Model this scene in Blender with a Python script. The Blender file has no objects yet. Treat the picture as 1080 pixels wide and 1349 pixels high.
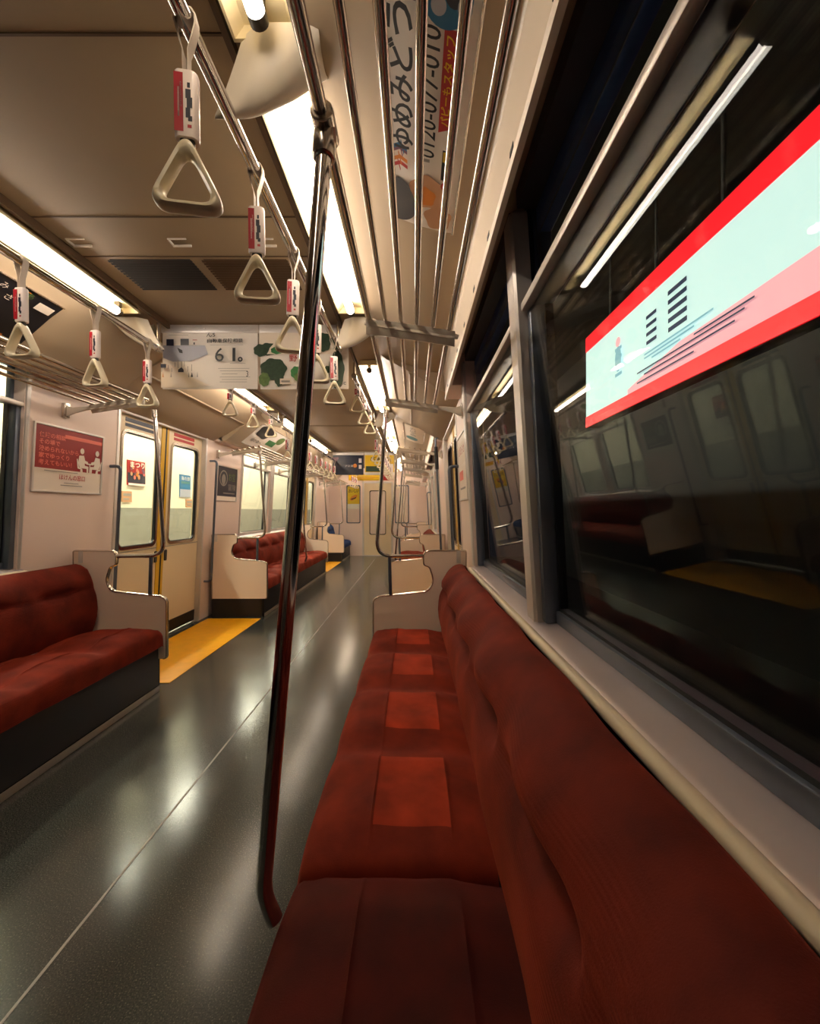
import bpy, bmesh, math, random
from mathutils import Vector, Matrix
random.seed(7)
S = bpy.context.scene
COL = S.collection
PI = math.pi
H0 = 1.15                      # eye height above the floor
CX = 0.925                     # the camera sits right of the car's centre line
F = 545.0

# ------------------------------------------------------------------ materials
def lin(c):
    return tuple(((v/255)/12.92 if v/255 <= .04045 else ((v/255+.055)/1.055)**2.4) for v in c)
MATS = {}
def mat(name, rgb, rough=.5, metal=0., emit=0., emit_rgb=None, noise=0., nscale=30., bump=0., bscale=200., sheen=0., coat=0., spec=.5):
    m = bpy.data.materials.new(name); m.use_nodes = True
    nt = m.node_tree; b = nt.nodes['Principled BSDF']
    c = lin(rgb)
    b.inputs['Base Color'].default_value = (*c, 1)
    b.inputs['Roughness'].default_value = rough
    b.inputs['Metallic'].default_value = metal
    b.inputs['Specular IOR Level'].default_value = spec
    b.inputs['Coat Weight'].default_value = coat
    if sheen:
        b.inputs['Sheen Weight'].default_value = sheen
        b.inputs['Sheen Roughness'].default_value = .45
        b.inputs['Sheen Tint'].default_value = (*lin((255, 110, 70)), 1)
    if emit:
        b.inputs['Emission Color'].default_value = (*lin(emit_rgb or rgb), 1)
        b.inputs['Emission Strength'].default_value = emit
    if noise or bump:
        tc = nt.nodes.new('ShaderNodeTexCoord')
    if noise:
        n = nt.nodes.new('ShaderNodeTexNoise'); n.inputs['Scale'].default_value = nscale; n.inputs['Detail'].default_value = 6
        nt.links.new(tc.outputs['Object'], n.inputs['Vector'])
        r = nt.nodes.new('ShaderNodeValToRGB')
        r.color_ramp.elements[0].position = .3; r.color_ramp.elements[1].position = .7
        r.color_ramp.elements[0].color = (*[v*(1-noise) for v in c], 1)
        r.color_ramp.elements[1].color = (*[min(1, v*(1+noise)) for v in c], 1)
        nt.links.new(n.outputs['Fac'], r.inputs['Fac']); nt.links.new(r.outputs['Color'], b.inputs['Base Color'])
    if bump:
        n = nt.nodes.new('ShaderNodeTexNoise'); n.inputs['Scale'].default_value = bscale; n.inputs['Detail'].default_value = 3
        nt.links.new(tc.outputs['Object'], n.inputs['Vector'])
        bp = nt.nodes.new('ShaderNodeBump'); bp.inputs['Strength'].default_value = bump; bp.inputs['Distance'].default_value = .002
        nt.links.new(n.outputs['Fac'], bp.inputs['Height']); nt.links.new(bp.outputs['Normal'], b.inputs['Normal'])
    MATS[name] = m
    return m

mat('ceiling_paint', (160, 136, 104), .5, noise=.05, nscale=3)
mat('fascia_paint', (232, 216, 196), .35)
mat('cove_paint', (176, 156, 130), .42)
mat('wall_laminate', (234, 212, 200), .42, bump=.12, bscale=260)
mat('panel_laminate', (236, 214, 194), .4, bump=.1, bscale=260)
mat('door_paint', (222, 202, 168), .38)
mat('steel', (212, 204, 198), .36, .4, noise=.06, nscale=4)
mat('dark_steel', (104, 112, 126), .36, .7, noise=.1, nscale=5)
mat('chrome', (205, 200, 198), .1, 1.)
mat('rack_metal', (196, 186, 176), .22, 1.)
mat('bracket_paint', (226, 216, 200), .35)
mat('frame_blue', (84, 116, 178), .4, .3)
mat('sill_metal', (186, 174, 178), .42, .35, noise=.05, nscale=6)
mat('trim_cream', (214, 200, 176), .35)
mat('rubber', (14, 15, 19), .5)
mat('black_plastic', (18, 18, 24), .35)
mat('velvet_blue', (16, 56, 112), .85, bump=.4, bscale=500)
mat('kick_dark', (24, 23, 29), .4)
mat('kick_strip', (168, 160, 150), .35, .6)
mat('mat_yellow', (226, 160, 8), .4, noise=.06, nscale=14)
mat('yellow_edge', (206, 160, 22), .4)
mat('ring_plastic', (226, 214, 186), .3)
mat('belt_white', (206, 192, 178), .55)
mat('label_white', (236, 222, 218), .35)
mat('label_red', (168, 22, 42), .35)
mat('label_navy', (18, 20, 48), .4)
mat('tube_glow', (255, 248, 232), .3, emit=24., emit_rgb=(255, 241, 226))
mat('tube_glow_dim', (255, 248, 232), .3, emit=9.5, emit_rgb=(255, 241, 226))
mat('reflector', (244, 228, 186), .35)
mat('end_cap', (70, 62, 50), .4, .4)
mat('paper', (236, 226, 214), .45)
mat('paper_warm', (232, 216, 196), .45)
mat('ink_black', (22, 22, 24), .5)
mat('ink_grey', (150, 142, 134), .5)
mat('ink_red', (176, 34, 34), .45)
mat('poster_red', (150, 26, 24), .4)
mat('poster_red_light', (234, 112, 94), .4)
mat('poster_white', (236, 222, 206), .4)
mat('poster_navy', (20, 24, 48), .35)
mat('poster_dark', (26, 24, 28), .35)
mat('poster_yellow', (224, 182, 20), .4)
mat('poster_orange', (206, 120, 30), .4)
mat('poster_blue', (24, 104, 148), .4)
mat('poster_teal', (60, 120, 120), .4)
mat('poster_purple', (120, 74, 92), .4)
mat('leaf_dark', (40, 62, 40), .5, noise=.3, nscale=60)
mat('leaf_green', (50, 116, 62), .5, noise=.25, nscale=60)
mat('leaf_olive', (92, 116, 60), .5, noise=.2, nscale=60)
mat('skin_tan', (196, 146, 108), .5)
mat('sky_grey', (170, 172, 186), .5)
mat('vent_dark', (46, 42, 38), .5)
mat('vent_bronze', (96, 74, 52), .45, .3)
mat('soffit', (60, 58, 60), .5)  # shade of the window recess put into the colour; reused as poster ink
mat('platform_white', (232, 228, 206), .4, emit=0)
mat('platform_grey', (150, 150, 138), .6, noise=.06, nscale=5)
mat('platform_floor', (110, 110, 104), .5)
mat('night_wall', (16, 18, 22), .7)
mat('sign_face', (190, 222, 222), .4, emit=.68, emit_rgb=(206, 234, 232))
mat('sign_pink', (240, 170, 176), .4, emit=.66, emit_rgb=(248, 170, 180))
mat('sign_red', (206, 16, 30), .4, emit=.9, emit_rgb=(244, 10, 30))
mat('sign_ink', (30, 50, 96), .4, emit=.05, emit_rgb=(30, 60, 120))
mat('sign_faint', (140, 190, 204), .4, emit=.4, emit_rgb=(120, 180, 204))
mat('platform_tube', (230, 224, 228), .4, emit=1.0, emit_rgb=(226, 216, 226))
mat('platform_glow', (255, 250, 236), .4, emit=75., emit_rgb=(255, 246, 222))

def velvet(name, c0, c1, sheen):
    m = mat(name, c1, .8, sheen=sheen, spec=.15)
    nt = m.node_tree; b = nt.nodes['Principled BSDF']
    tc = nt.nodes.new('ShaderNodeTexCoord')
    n = nt.nodes.new('ShaderNodeTexNoise'); n.inputs['Scale'].default_value = 9; n.inputs['Detail'].default_value = 8
    nt.links.new(tc.outputs['Object'], n.inputs['Vector'])
    r = nt.nodes.new('ShaderNodeValToRGB')
    r.color_ramp.elements[0].position = .3; r.color_ramp.elements[1].position = .72
    r.color_ramp.elements[0].color = (*lin(c0), 1); r.color_ramp.elements[1].color = (*lin(c1), 1)
    nt.links.new(n.outputs['Fac'], r.inputs['Fac']); nt.links.new(r.outputs['Color'], b.inputs['Base Color'])
    w = nt.nodes.new('ShaderNodeTexWave'); w.inputs['Scale'].default_value = 42; w.inputs['Distortion'].default_value = .6
    w.bands_direction = 'Z'
    w2 = nt.nodes.new('ShaderNodeTexNoise'); w2.inputs['Scale'].default_value = 420
    g = nt.nodes.new('ShaderNodeNewGeometry'); sx = nt.nodes.new('ShaderNodeSeparateXYZ'); nt.links.new(g.outputs['Normal'], sx.inputs[0])
    ab = nt.nodes.new('ShaderNodeMath'); ab.operation = 'ABSOLUTE'; nt.links.new(sx.outputs['X'], ab.inputs[0])
    gt = nt.nodes.new('ShaderNodeMapRange'); gt.inputs['From Min'].default_value = .6; gt.inputs['From Max'].default_value = .9; nt.links.new(ab.outputs[0], gt.inputs['Value'])
    nt.links.new(tc.outputs['Object'], w.inputs['Vector']); nt.links.new(tc.outputs['Object'], w2.inputs['Vector'])
    mx = nt.nodes.new('ShaderNodeMath'); mx.operation = 'MULTIPLY_ADD'
    nt.links.new(w.outputs['Fac'], mx.inputs[0]); nt.links.new(gt.outputs[0], mx.inputs[1]); nt.links.new(w2.outputs['Fac'], mx.inputs[2])
    bp = nt.nodes.new('ShaderNodeBump'); bp.inputs['Strength'].default_value = .35; bp.inputs['Distance'].default_value = .0015
    nt.links.new(mx.outputs[0], bp.inputs['Height']); nt.links.new(bp.outputs['Normal'], b.inputs['Normal'])
velvet('velvet_red', (86, 22, 13), (128, 39, 21), .22)
velvet('velvet_shaded', (50, 11, 10), (78, 18, 13), .12)  # the red velvet again, with shade put into its colour
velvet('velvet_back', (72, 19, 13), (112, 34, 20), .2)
velvet('velvet_worn', (122, 37, 19), (176, 58, 31), .25)

def floor_mat():
    m = mat('floor_vinyl', (62, 64, 60), .24, spec=.48)
    nt = m.node_tree; b = nt.nodes['Principled BSDF']
    tc = nt.nodes.new('ShaderNodeTexCoord')
    n = nt.nodes.new('ShaderNodeTexNoise'); n.inputs['Scale'].default_value = 260; n.inputs['Detail'].default_value = 2
    n2 = nt.nodes.new('ShaderNodeTexNoise'); n2.inputs['Scale'].default_value = 2.2; n2.inputs['Detail'].default_value = 5
    for q in (n, n2): nt.links.new(tc.outputs['Object'], q.inputs['Vector'])
    r = nt.nodes.new('ShaderNodeValToRGB'); e = r.color_ramp.elements
    e[0].position = .36; e[0].color = (*lin((44, 46, 44)), 1); e[1].position = .62; e[1].color = (*lin((66, 67, 62)), 1)
    x = e.new(.74); x.color = (*lin((118, 114, 104)), 1)
    nt.links.new(n.outputs['Fac'], r.inputs['Fac']); nt.links.new(r.outputs['Color'], b.inputs['Base Color'])
    rr = nt.nodes.new('ShaderNodeMapRange'); rr.inputs['From Min'].default_value = .3; rr.inputs['From Max'].default_value = .7
    rr.inputs['To Min'].default_value = .17; rr.inputs['To Max'].default_value = .30; rr.interpolation_type = 'SMOOTHSTEP'
    b.inputs['Roughness'].default_value = .185
    bp = nt.nodes.new('ShaderNodeBump'); bp.inputs['Strength'].default_value = .06; bp.inputs['Distance'].default_value = .01
    n3 = nt.nodes.new('ShaderNodeTexNoise'); n3.inputs['Scale'].default_value = 3.5; n3.inputs['Detail'].default_value = 3
    nt.links.new(tc.outputs['Object'], n3.inputs['Vector'])
    nt.links.new(n3.outputs['Fac'], bp.inputs['Height']); nt.links.new(bp.outputs['Normal'], b.inputs['Normal'])
floor_mat()

def glass_mat(name, tint, gain):
    m = bpy.data.materials.new(name); m.use_nodes = True; nt = m.node_tree; nt.nodes.clear()
    out = nt.nodes.new('ShaderNodeOutputMaterial'); mix = nt.nodes.new('ShaderNodeMixShader')
    t = nt.nodes.new('ShaderNodeBsdfTransparent'); t.inputs['Color'].default_value = (*tint, 1)
    g = nt.nodes.new('ShaderNodeBsdfGlossy'); g.inputs['Roughness'].default_value = .015
    lw = nt.nodes.new('ShaderNodeLayerWeight'); lw.inputs['Blend'].default_value = .5
    p = nt.nodes.new('ShaderNodeMath'); p.operation = 'POWER'; p.inputs[1].default_value = 5
    a = nt.nodes.new('ShaderNodeMath'); a.operation = 'MULTIPLY_ADD'; a.inputs[1].default_value = .6; a.inputs[2].default_value = gain; a.use_clamp = True
    nt.links.new(lw.outputs['Facing'], p.inputs[0]); nt.links.new(p.outputs[0], a.inputs[0]); nt.links.new(a.outputs[0], mix.inputs['Fac'])
    nt.links.new(t.outputs[0], mix.inputs[1]); nt.links.new(g.outputs[0], mix.inputs[2]); nt.links.new(mix.outputs[0], out.inputs['Surface'])
    MATS[name] = m
glass_mat('glass', (.93, .96, .95), .014)

# ------------------------------------------------------------------ mesh builder
class MB:
    def __init__(s, fn=None):
        s.v = []; s.f = []; s.mi = []; s.mats = []; s.fn = fn
    def midx(s, m):
        if m not in s.mats: s.mats.append(m)
        return s.mats.index(m)
    def add(s, verts, faces, m):
        o = len(s.v); k = s.midx(m)
        s.v += [tuple(s.fn(*p)) if s.fn else tuple(p) for p in verts]
        for f in faces: s.f.append([i+o for i in f]); s.mi.append(k)
    def box(s, a0, a1, b0, b1, c0, c1, m):
        V = [(a, b, c) for a in (a0, a1) for b in (b0, b1) for c in (c0, c1)]
        s.add(V, [(0, 1, 3, 2), (4, 6, 7, 5), (0, 4, 5, 1), (2, 3, 7, 6), (0, 2, 6, 4), (1, 5, 7, 3)], m)
    def tube(s, path, r, m, n=12, caps=True):
        P = [Vector(p) for p in path]; k = len(P); T = []
        for i in range(k):
            t = (P[min(i+1, k-1)]-P[max(i-1, 0)]); T.append(t.normalized())
        u = T[0].orthogonal().normalized(); V = []; R = r if isinstance(r, (list, tuple)) else [r]*k
        for i in range(k):
            u = (u - T[i]*u.dot(T[i])).normalized(); w = T[i].cross(u)
            for j in range(n):
                a = 2*PI*j/n; V.append(tuple(P[i]+(u*math.cos(a)+w*math.sin(a))*R[i]))
        Fc = [(i*n+j, i*n+(j+1) % n, (i+1)*n+(j+1) % n, (i+1)*n+j) for i in range(k-1) for j in range(n)]
        if caps: Fc += [tuple(range(n-1, -1, -1)), tuple((k-1)*n+j for j in range(n))]
        s.add(V, Fc, m)
    def loops(s, L, m, closed=True, capends=True):
        """skin a list of equal-length closed loops"""
        n = len(L[0]); V = [p for l in L for p in l]; k = len(L)
        Fc = [(i*n+j, i*n+(j+1) % n, (i+1)*n+(j+1) % n, (i+1)*n+j) for i in range(k-1) for j in range(n)]
        if capends: Fc += [tuple(range(n-1, -1, -1)), tuple((k-1)*n+j for j in range(n))]
        s.add(V, Fc, m)
    def ring(s, outer, inner, d0, d1, m):
        """frame between two equal-length (y,z) loops, from depth d0 to d1, builder coordinates (y,z,d)"""
        n = len(outer)
        V = [(y, z, d0) for y, z in outer]+[(y, z, d0) for y, z in inner]+[(y, z, d1) for y, z in outer]+[(y, z, d1) for y, z in inner]
        Fc = []
        for j in range(n):
            q = (j+1) % n
            Fc += [(j, q, n+q, n+j), (2*n+j, 3*n+j, 3*n+q, 2*n+q), (j, 2*n+j, 2*n+q, q), (n+j, n+q, 3*n+q, 3*n+j)]
        s.add(V, Fc, m)
    def plate(s, loop, d0, d1, m):
        n = len(loop)
        V = [(y, z, d0) for y, z in loop]+[(y, z, d1) for y, z in loop]
        s.add(V, [tuple(range(n)), tuple(range(2*n-1, n-1, -1))]+[(j, n+j, n+(j+1) % n, (j+1) % n) for j in range(n)], m)
    def sheet(s, grid, thick_vec_fn, m):
        """grid[i][j] of points; closed sheet with thickness"""
        a = len(grid); b = len(grid[0]); top = [p for r in grid for p in r]
        V = top+[thick_vec_fn(p) for p in top]; N = a*b; Fc = []
        for i in range(a-1):
            for j in range(b-1):
                q = (i*b+j, i*b+j+1, (i+1)*b+j+1, (i+1)*b+j)
                Fc += [q, tuple(N+t for t in q[::-1])]
        bd = [j for j in range(b)]+[i*b+b-1 for i in range(1, a)]+[(a-1)*b+j for j in range(b-2, -1, -1)]+[i*b for i in range(a-2, 0, -1)]
        for i in range(len(bd)):
            x, y = bd[i], bd[(i+1) % len(bd)]; Fc.append((x, N+x, N+y, y))
        s.add(V, Fc, m)
    def mesh(s, name, bevel=0., seg=2, angle=35):
        me = bpy.data.meshes.new(name); me.from_pydata(s.v, [], s.f)
        for m in s.mats: me.materials.append(MATS[m])
        me.polygons.foreach_set('material_index', s.mi)
        bm = bmesh.new(); bm.from_mesh(me)
        bmesh.ops.recalc_face_normals(bm, faces=bm.faces)
        if bevel:
            es = [e for e in bm.edges if len(e.link_faces) == 2 and e.calc_face_angle(0) > math.radians(30)]
            bmesh.ops.bevel(bm, geom=es, offset=bevel, segments=seg, affect='EDGES', profile=.5, clamp_overlap=True)
        bm.to_mesh(me); bm.free()
        me.polygons.foreach_set('use_smooth', [True]*len(me.polygons))
        me.set_sharp_from_angle(angle=math.radians(angle))
        return me
    def build(s, name, parent=None, bevel=0., seg=2, angle=35, label=None):
        o = bpy.data.objects.new(name, s.mesh(name, bevel, seg, angle)); COL.objects.link(o)
        if parent: o.parent = parent; o.matrix_parent_inverse = Matrix.Translation(parent.location).inverted() if parent.parent is None else Matrix.Identity(4)
        if label: o['label'] = label
        return o

def child(o, parent):
    """parent with the world position kept (parents here carry only a translation)"""
    o.parent = parent
def thing(name, label, cat, loc=(0, 0, 0), group=None):
    o = bpy.data.objects.new(name, None); COL.objects.link(o); o.location = loc
    o.empty_display_size = .1
    o['label'] = label; o['category'] = cat
    if group: o['group'] = group
    return o
def tag(o, label, cat, group=None):
    o['label'] = label; o['category'] = cat
    if group: o['group'] = group
    return o
def struct(o):
    o['kind'] = 'structure'; return o
def dup(o, loc, label, group=None):
    def rec(a, par):
        c = a.copy(); COL.objects.link(c)
        if par: c.parent = par
        for ch in list(a.children): rec(ch, c)
        return c
    r = rec(o, None); r.location = loc; r['label'] = label
    if group: r['group'] = group
    return r

def rrect(y0, y1, z0, z1, r, n=6):
    P = []
    for cy, cz, a0 in ((y1-r, z1-r, 0), (y0+r, z1-r, PI/2), (y0+r, z0+r, PI), (y1-r, z0+r, 1.5*PI)):
        for i in range(n+1):
            a = a0+i*PI/2/n; P.append((cy+r*math.cos(a), cz+r*math.sin(a)))
    return P
def fillet(P, r, n=6):
    P = [Vector(p) for p in P]; out = [P[0]]
    for i in range(1, len(P)-1):
        a = (P[i-1]-P[i]); b = (P[i+1]-P[i]); rr = min(r, a.length*.49, b.length*.49)
        p0 = P[i]+a.normalized()*rr; p1 = P[i]+b.normalized()*rr
        for k in range(n+1):
            t = k/n; out.append(p0*(1-t)**2+P[i]*2*t*(1-t)+p1*t*t)
    out.append(P[-1]); return out
def fillet2(P, R, n=6):
    """closed 2-D polygon with a radius per corner"""
    out = []
    m = len(P)
    for i in range(m):
        p = Vector(P[i]); a = Vector(P[i-1])-p; b = Vector(P[(i+1) % m])-p; rr = min(R[i], a.length*.49, b.length*.49)
        if rr < 1e-4: out.append(tuple(p)); continue
        p0 = p+a.normalized()*rr; p1 = p+b.normalized()*rr
        for k in range(n+1):
            t = k/n; q = p0*(1-t)**2+p*2*t*(1-t)+p1*t*t; out.append(tuple(q))
    return out

# text ------------------------------------------------------------------
_fc = {}
def glyphs(body, shear=0., bold=0.):
    key = (body, shear, bold)
    if key in _fc: return _fc[key]
    cu = bpy.data.curves.new('t', 'FONT'); cu.body = body; cu.size = 1; cu.shear = shear; cu.offset = bold; cu.resolution_u = 3
    ob = bpy.data.objects.new('t', cu); COL.objects.link(ob)
    dg = bpy.context.evaluated_depsgraph_get()
    me = ob.evaluated_get(dg).to_mesh()
    V = [(v.co.x, v.co.y) for v in me.vertices]; Fc = [tuple(p.vertices) for p in me.polygons]
    ob.evaluated_get(dg).to_mesh_clear()
    bpy.data.objects.remove(ob); bpy.data.curves.remove(cu)
    if V:
        x0 = min(p[0] for p in V); x1 = max(p[0] for p in V); y0 = min(p[1] for p in V); y1 = max(p[1] for p in V)
        V = [((p[0]-x0)/(x1-x0 or 1), (p[1]-y0)/(y1-y0 or 1)) for p in V]
    _fc[key] = (V, Fc); return V, Fc
class Print:
    """flat printing on a surface: fn(u,v,h) -> point; layers lie a fraction of a millimetre apart"""
    def __init__(s, fn): s.mb = MB(fn); s.h = .0006
    def up(s): s.h += .0003
    def text(s, body, u0, u1, v0, v1, m, shear=0., bold=0.):
        V, Fc = glyphs(body, shear, bold); s.up()
        if V: s.mb.add([(u0+x*(u1-u0), v0+y*(v1-v0), s.h) for x, y in V], Fc, m)
    def rect(s, u0, u1, v0, v1, m, nu=1):
        s.up()
        V = [(u0+(u1-u0)*i/nu, v, s.h) for i in range(nu+1) for v in (v0, v1)]
        s.mb.add(V, [(2*i, 2*i+2, 2*i+3, 2*i+1) for i in range(nu)], m)
    def poly(s, P, m):
        s.up(); s.mb.add([(u, v, s.h) for u, v in P], [tuple(range(len(P)))], m)
    def ell(s, cu, cv, ru, rv, m, n=24, rot=0., wob=0., k=5):
        P = []
        for i in range(n):
            a = 2*PI*i/n; q = 1+wob*math.sin(k*a+1); x = ru*math.cos(a)*q; y = rv*math.sin(a)*q
            P.append((cu+x*math.cos(rot)-y*math.sin(rot), cv+x*math.sin(rot)+y*math.cos(rot)))
        s.poly(P, m)
    def stroke(s, P, w, m):
        s.up(); L = []; Rr = []
        P = [Vector(p) for p in P]
        for i in range(len(P)):
            t = (P[min(i+1, len(P)-1)]-P[max(i-1, 0)]).normalized(); n = Vector((-t.y, t.x))*w/2
            L.append(P[i]+n); Rr.append(P[i]-n)
        V = [(p.x, p.y, s.h) for p in L+Rr]; k = len(P)
        s.mb.add(V, [(i, i+1, k+i+1, k+i) for i in range(k-1)], m)
    def build(s, name, parent):
        # printing is a single-sided layer, so keep its own normals
        return s.mb.build(name, parent)

# ------------------------------------------------------------------ wall geometry helpers
LEAN = .05
def XW(z): return 1.285-LEAN*(z-.83)
def wall_fn(side):
    return lambda y, z, d: (side*(XW(z)+d), y, z)

Y_BACK = -4.0
Y_END = 10.6
DOORS = [(3.02, 4.33), (7.9, 9.2)]
BENCH = [(-.92, 2.667), (4.49, 7.67), (9.42, 10.56)]
# windows: side -> list of (y0,y1)
WIN = {1: [(-1.12, -.02), (.06, 1.205), (1.295, 2.43), (5.24, 6.24), (6.4, 7.4)],
       -1: [(-1.12, -.02), (.06, 1.12), (1.2, 2.30), (5.24, 6.24), (6.4, 7.4)]}

# ------------------------------------------------------------------ setting: floor
m = MB(); m.box(-1.34, 1.34, Y_BACK, Y_END, -.06, 0, 'floor_vinyl'); struct(m.build('floor'))
m = MB(); m.box(-.004, .004, Y_BACK, Y_END, 0, .0012, 'ink_grey'); struct(m.build('trim_9'))

# ceiling
m = MB()
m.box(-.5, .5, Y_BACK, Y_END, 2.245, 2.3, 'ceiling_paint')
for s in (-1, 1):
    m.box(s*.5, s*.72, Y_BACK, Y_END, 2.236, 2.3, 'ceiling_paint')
struct(m.build('ceiling'))
k = 1
for s in (-1, 1):
    m = MB(); m.box(s*.497, s*.512, Y_BACK, Y_END, 2.212, 2.245, 'vent_bronze')
    struct(m.build('trim_%d' % k)); k += 1
# ceiling joints
for i, y in enumerate((.95, 1.54, 1.78, 2.62, 5.3, 5.36)):
    m = MB(); m.box(-.496, .496, y-.003, y+.003, 2.2425, 2.2455, 'vent_bronze'); struct(m.build('trim_%d' % (20+i)))
# cross beam that carries the hanging posters
for i, y in enumerate((2.47, 7.55)):
    m = MB(); m.box(-.496, .496, y, y+.12, 2.225, 2.2445, 'ceiling_paint'); struct(m.build('trim_%d' % (30+i), bevel=.004))

# coves: over benches a curved panel, over doors a flat engine cover
COVE = [(.70, 2.20), (.745, 2.188), (.79, 2.172), (.87, 2.138), (.95, 2.108), (1.03, 2.088), (1.085, 2.082), (1.12, 2.08)]
COVER = [(.70, 2.20), (.74, 2.17), (.96, 2.05), (1.10, 1.965), (1.235, 1.90)]
COVE_STEEP = [(.70, 2.20), (.745, 2.182), (.79, 2.158), (.87, 2.10), (.95, 2.03), (1.03, 1.962), (1.085, 1.92), (1.10, 1.906), (1.145, 1.90)]
def cove_pt(t, s=1):
    """point on the cove profile, t = x"""
    C = COVE if s > 0 else COVE_STEEP
    for (x0, z0), (x1, z1) in zip(C, C[1:]):
        if x0 <= t <= x1: return z0+(z1-z0)*(t-x0)/(x1-x0)
    return C[-1][1]
def smooth_profile(P, n=4):
    out = []
    for i in range(len(P)-1):
        p0 = P[max(i-1, 0)]; p1 = P[i]; p2 = P[i+1]; p3 = P[min(i+2, len(P)-1)]
        for k_ in range(n):
            t = k_/n
            out.append(tuple(.5*((2*p1[q])+(-p0[q]+p2[q])*t+(2*p0[q]-5*p1[q]+4*p2[q]-p3[q])*t*t+(-p0[q]+3*p1[q]-3*p2[q]+p3[q])*t**3) for q in (0, 1)))
    out.append(P[-1]); return out
SEC = [(Y_BACK, 2.78, 0), (2.78, 4.45, 1), (4.45, 7.76, 0), (7.76, 9.36, 1), (9.36, Y_END, 0)]
kk = 3
for s in (-1, 1):
    for y0, y1, dr in SEC:
        P = COVER if dr else smooth_profile(COVE if s > 0 else COVE_STEEP)
        loop = [(s*x, z) for x, z in P]+[(s*1.37, P[-1][1]+.0), (s*1.37, 2.3), (s*.70, 2.3)] if dr else \
               [(s*x, z) for x, z in P]+[(s*1.37, 2.085), (s*1.37, 2.3), (s*.70, 2.3)]
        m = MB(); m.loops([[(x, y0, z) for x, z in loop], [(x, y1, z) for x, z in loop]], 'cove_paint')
        struct(m.build('trim_%d' % (40+kk))); kk += 1
        if not dr and s > 0:
            # upright fascia between the cove and the windows
            fp = [(1.120, 2.084), (1.1235, 2.06), (1.128, 2.055), (1.138, 1.915), (1.132, 1.905), (1.136, 1.892), (1.150, 1.892), (1.152, 2.084)]
            m = MB(); m.loops([[(s*x, y, z) for x, z in fp] for y in (y0, y1)], 'fascia_paint'); ft = struct(m.build('trim_%d' % (240+kk)))
            g = MB()
            for q in range(int((y1-y0)/.28)):
                yy = y0+.12+.28*q; g.box(s*1.1355, s*1.1385, yy, yy+.03, 1.925, 1.937, 'rubber')
            g.build('screw_slots', ft)
        if dr:       # two panel joints on the engine cover
            for q, t in enumerate((.33, .72)):
                x = .74+(1.235-.74)*t; z = 2.16+(1.90-2.16)*t
                mm = MB(); mm.tube([(s*x, y0+.02, z+.012), (s*x, y1-.02, z+.012)], .012, 'cove_paint', 8); struct(mm.build('trim_%d' % (70+kk*2+q)))

# walls
def wall(side):
    m = MB(wall_fn(side))
    segs = []
    cuts = []
    for y0, y1 in WIN[side]: cuts.append((y0, y1, 'w'))
    for y0, y1 in DOORS: cuts.append((y0, y1, 'd'))
    cuts.sort(); y = Y_BACK
    for y0, y1, t in cuts:
        if y0 > y:
            gap = y0-y
            if gap > .15: m.box(y, y0, 0, 2.1, 0, .09, 'wall_laminate')
            else:
                m.box(y, y0, 0, .812, 0, .09, 'wall_laminate'); m.box(y, y0, .812, 2.1, .045, .09, 'dark_steel')
        if t == 'w':
            m.box(y0, y1, 0, .812, 0, .09, 'wall_laminate'); m.box(y0, y1, 2.03, 2.1, .0, .09, 'soffit')  # header above the window coloured dark for the shade in the recess
        else:
            m.box(y0, y1, 1.9, 2.1, 0, .09, 'wall_laminate')
        y = y1
    m.box(y, Y_END, 0, 2.1, 0, .09, 'wall_laminate')
    return struct(m.build('wall_right' if side == 1 else 'wall_left'))
for s in (-1, 1): wall(s)
# wall strip between the cove lip and the wall where there is no window
for s in (-1, 1):
    m = MB()
    for y0, y1 in ((2.47, 2.78), (4.45, 5.2), (7.44, 7.76), (9.36, Y_END)):
        m.box(s*1.14, s*1.3, y0, y1, 1.9, 2.09, 'wall_laminate')
    struct(m.build('trim_%d' % (110+s)))
# back wall of the car behind the seats and end wall with door
m = MB(); m.box(-1.37, 1.37, Y_BACK-.06, Y_BACK, 0, 2.3, 'wall_laminate'); struct(m.build('wall_back'))
m = MB()
for a, b, c, d in ((-1.37, -.79, 0, 2.3), (-.79, -.45, 0, .84), (-.79, -.45, 1.8, 2.3), (-.45, -.39, 0, 2.3), (-.39, .39, 1.9, 2.3), (.39, .45, 0, 2.3), (.45, .79, 0, .84), (.45, .79, 1.8, 2.3), (.79, 1.37, 0, 2.3)):
    m.box(a, b, Y_END, Y_END+.05, c, d, 'wall_laminate')
struct(m.build('wall_front'))

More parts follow.
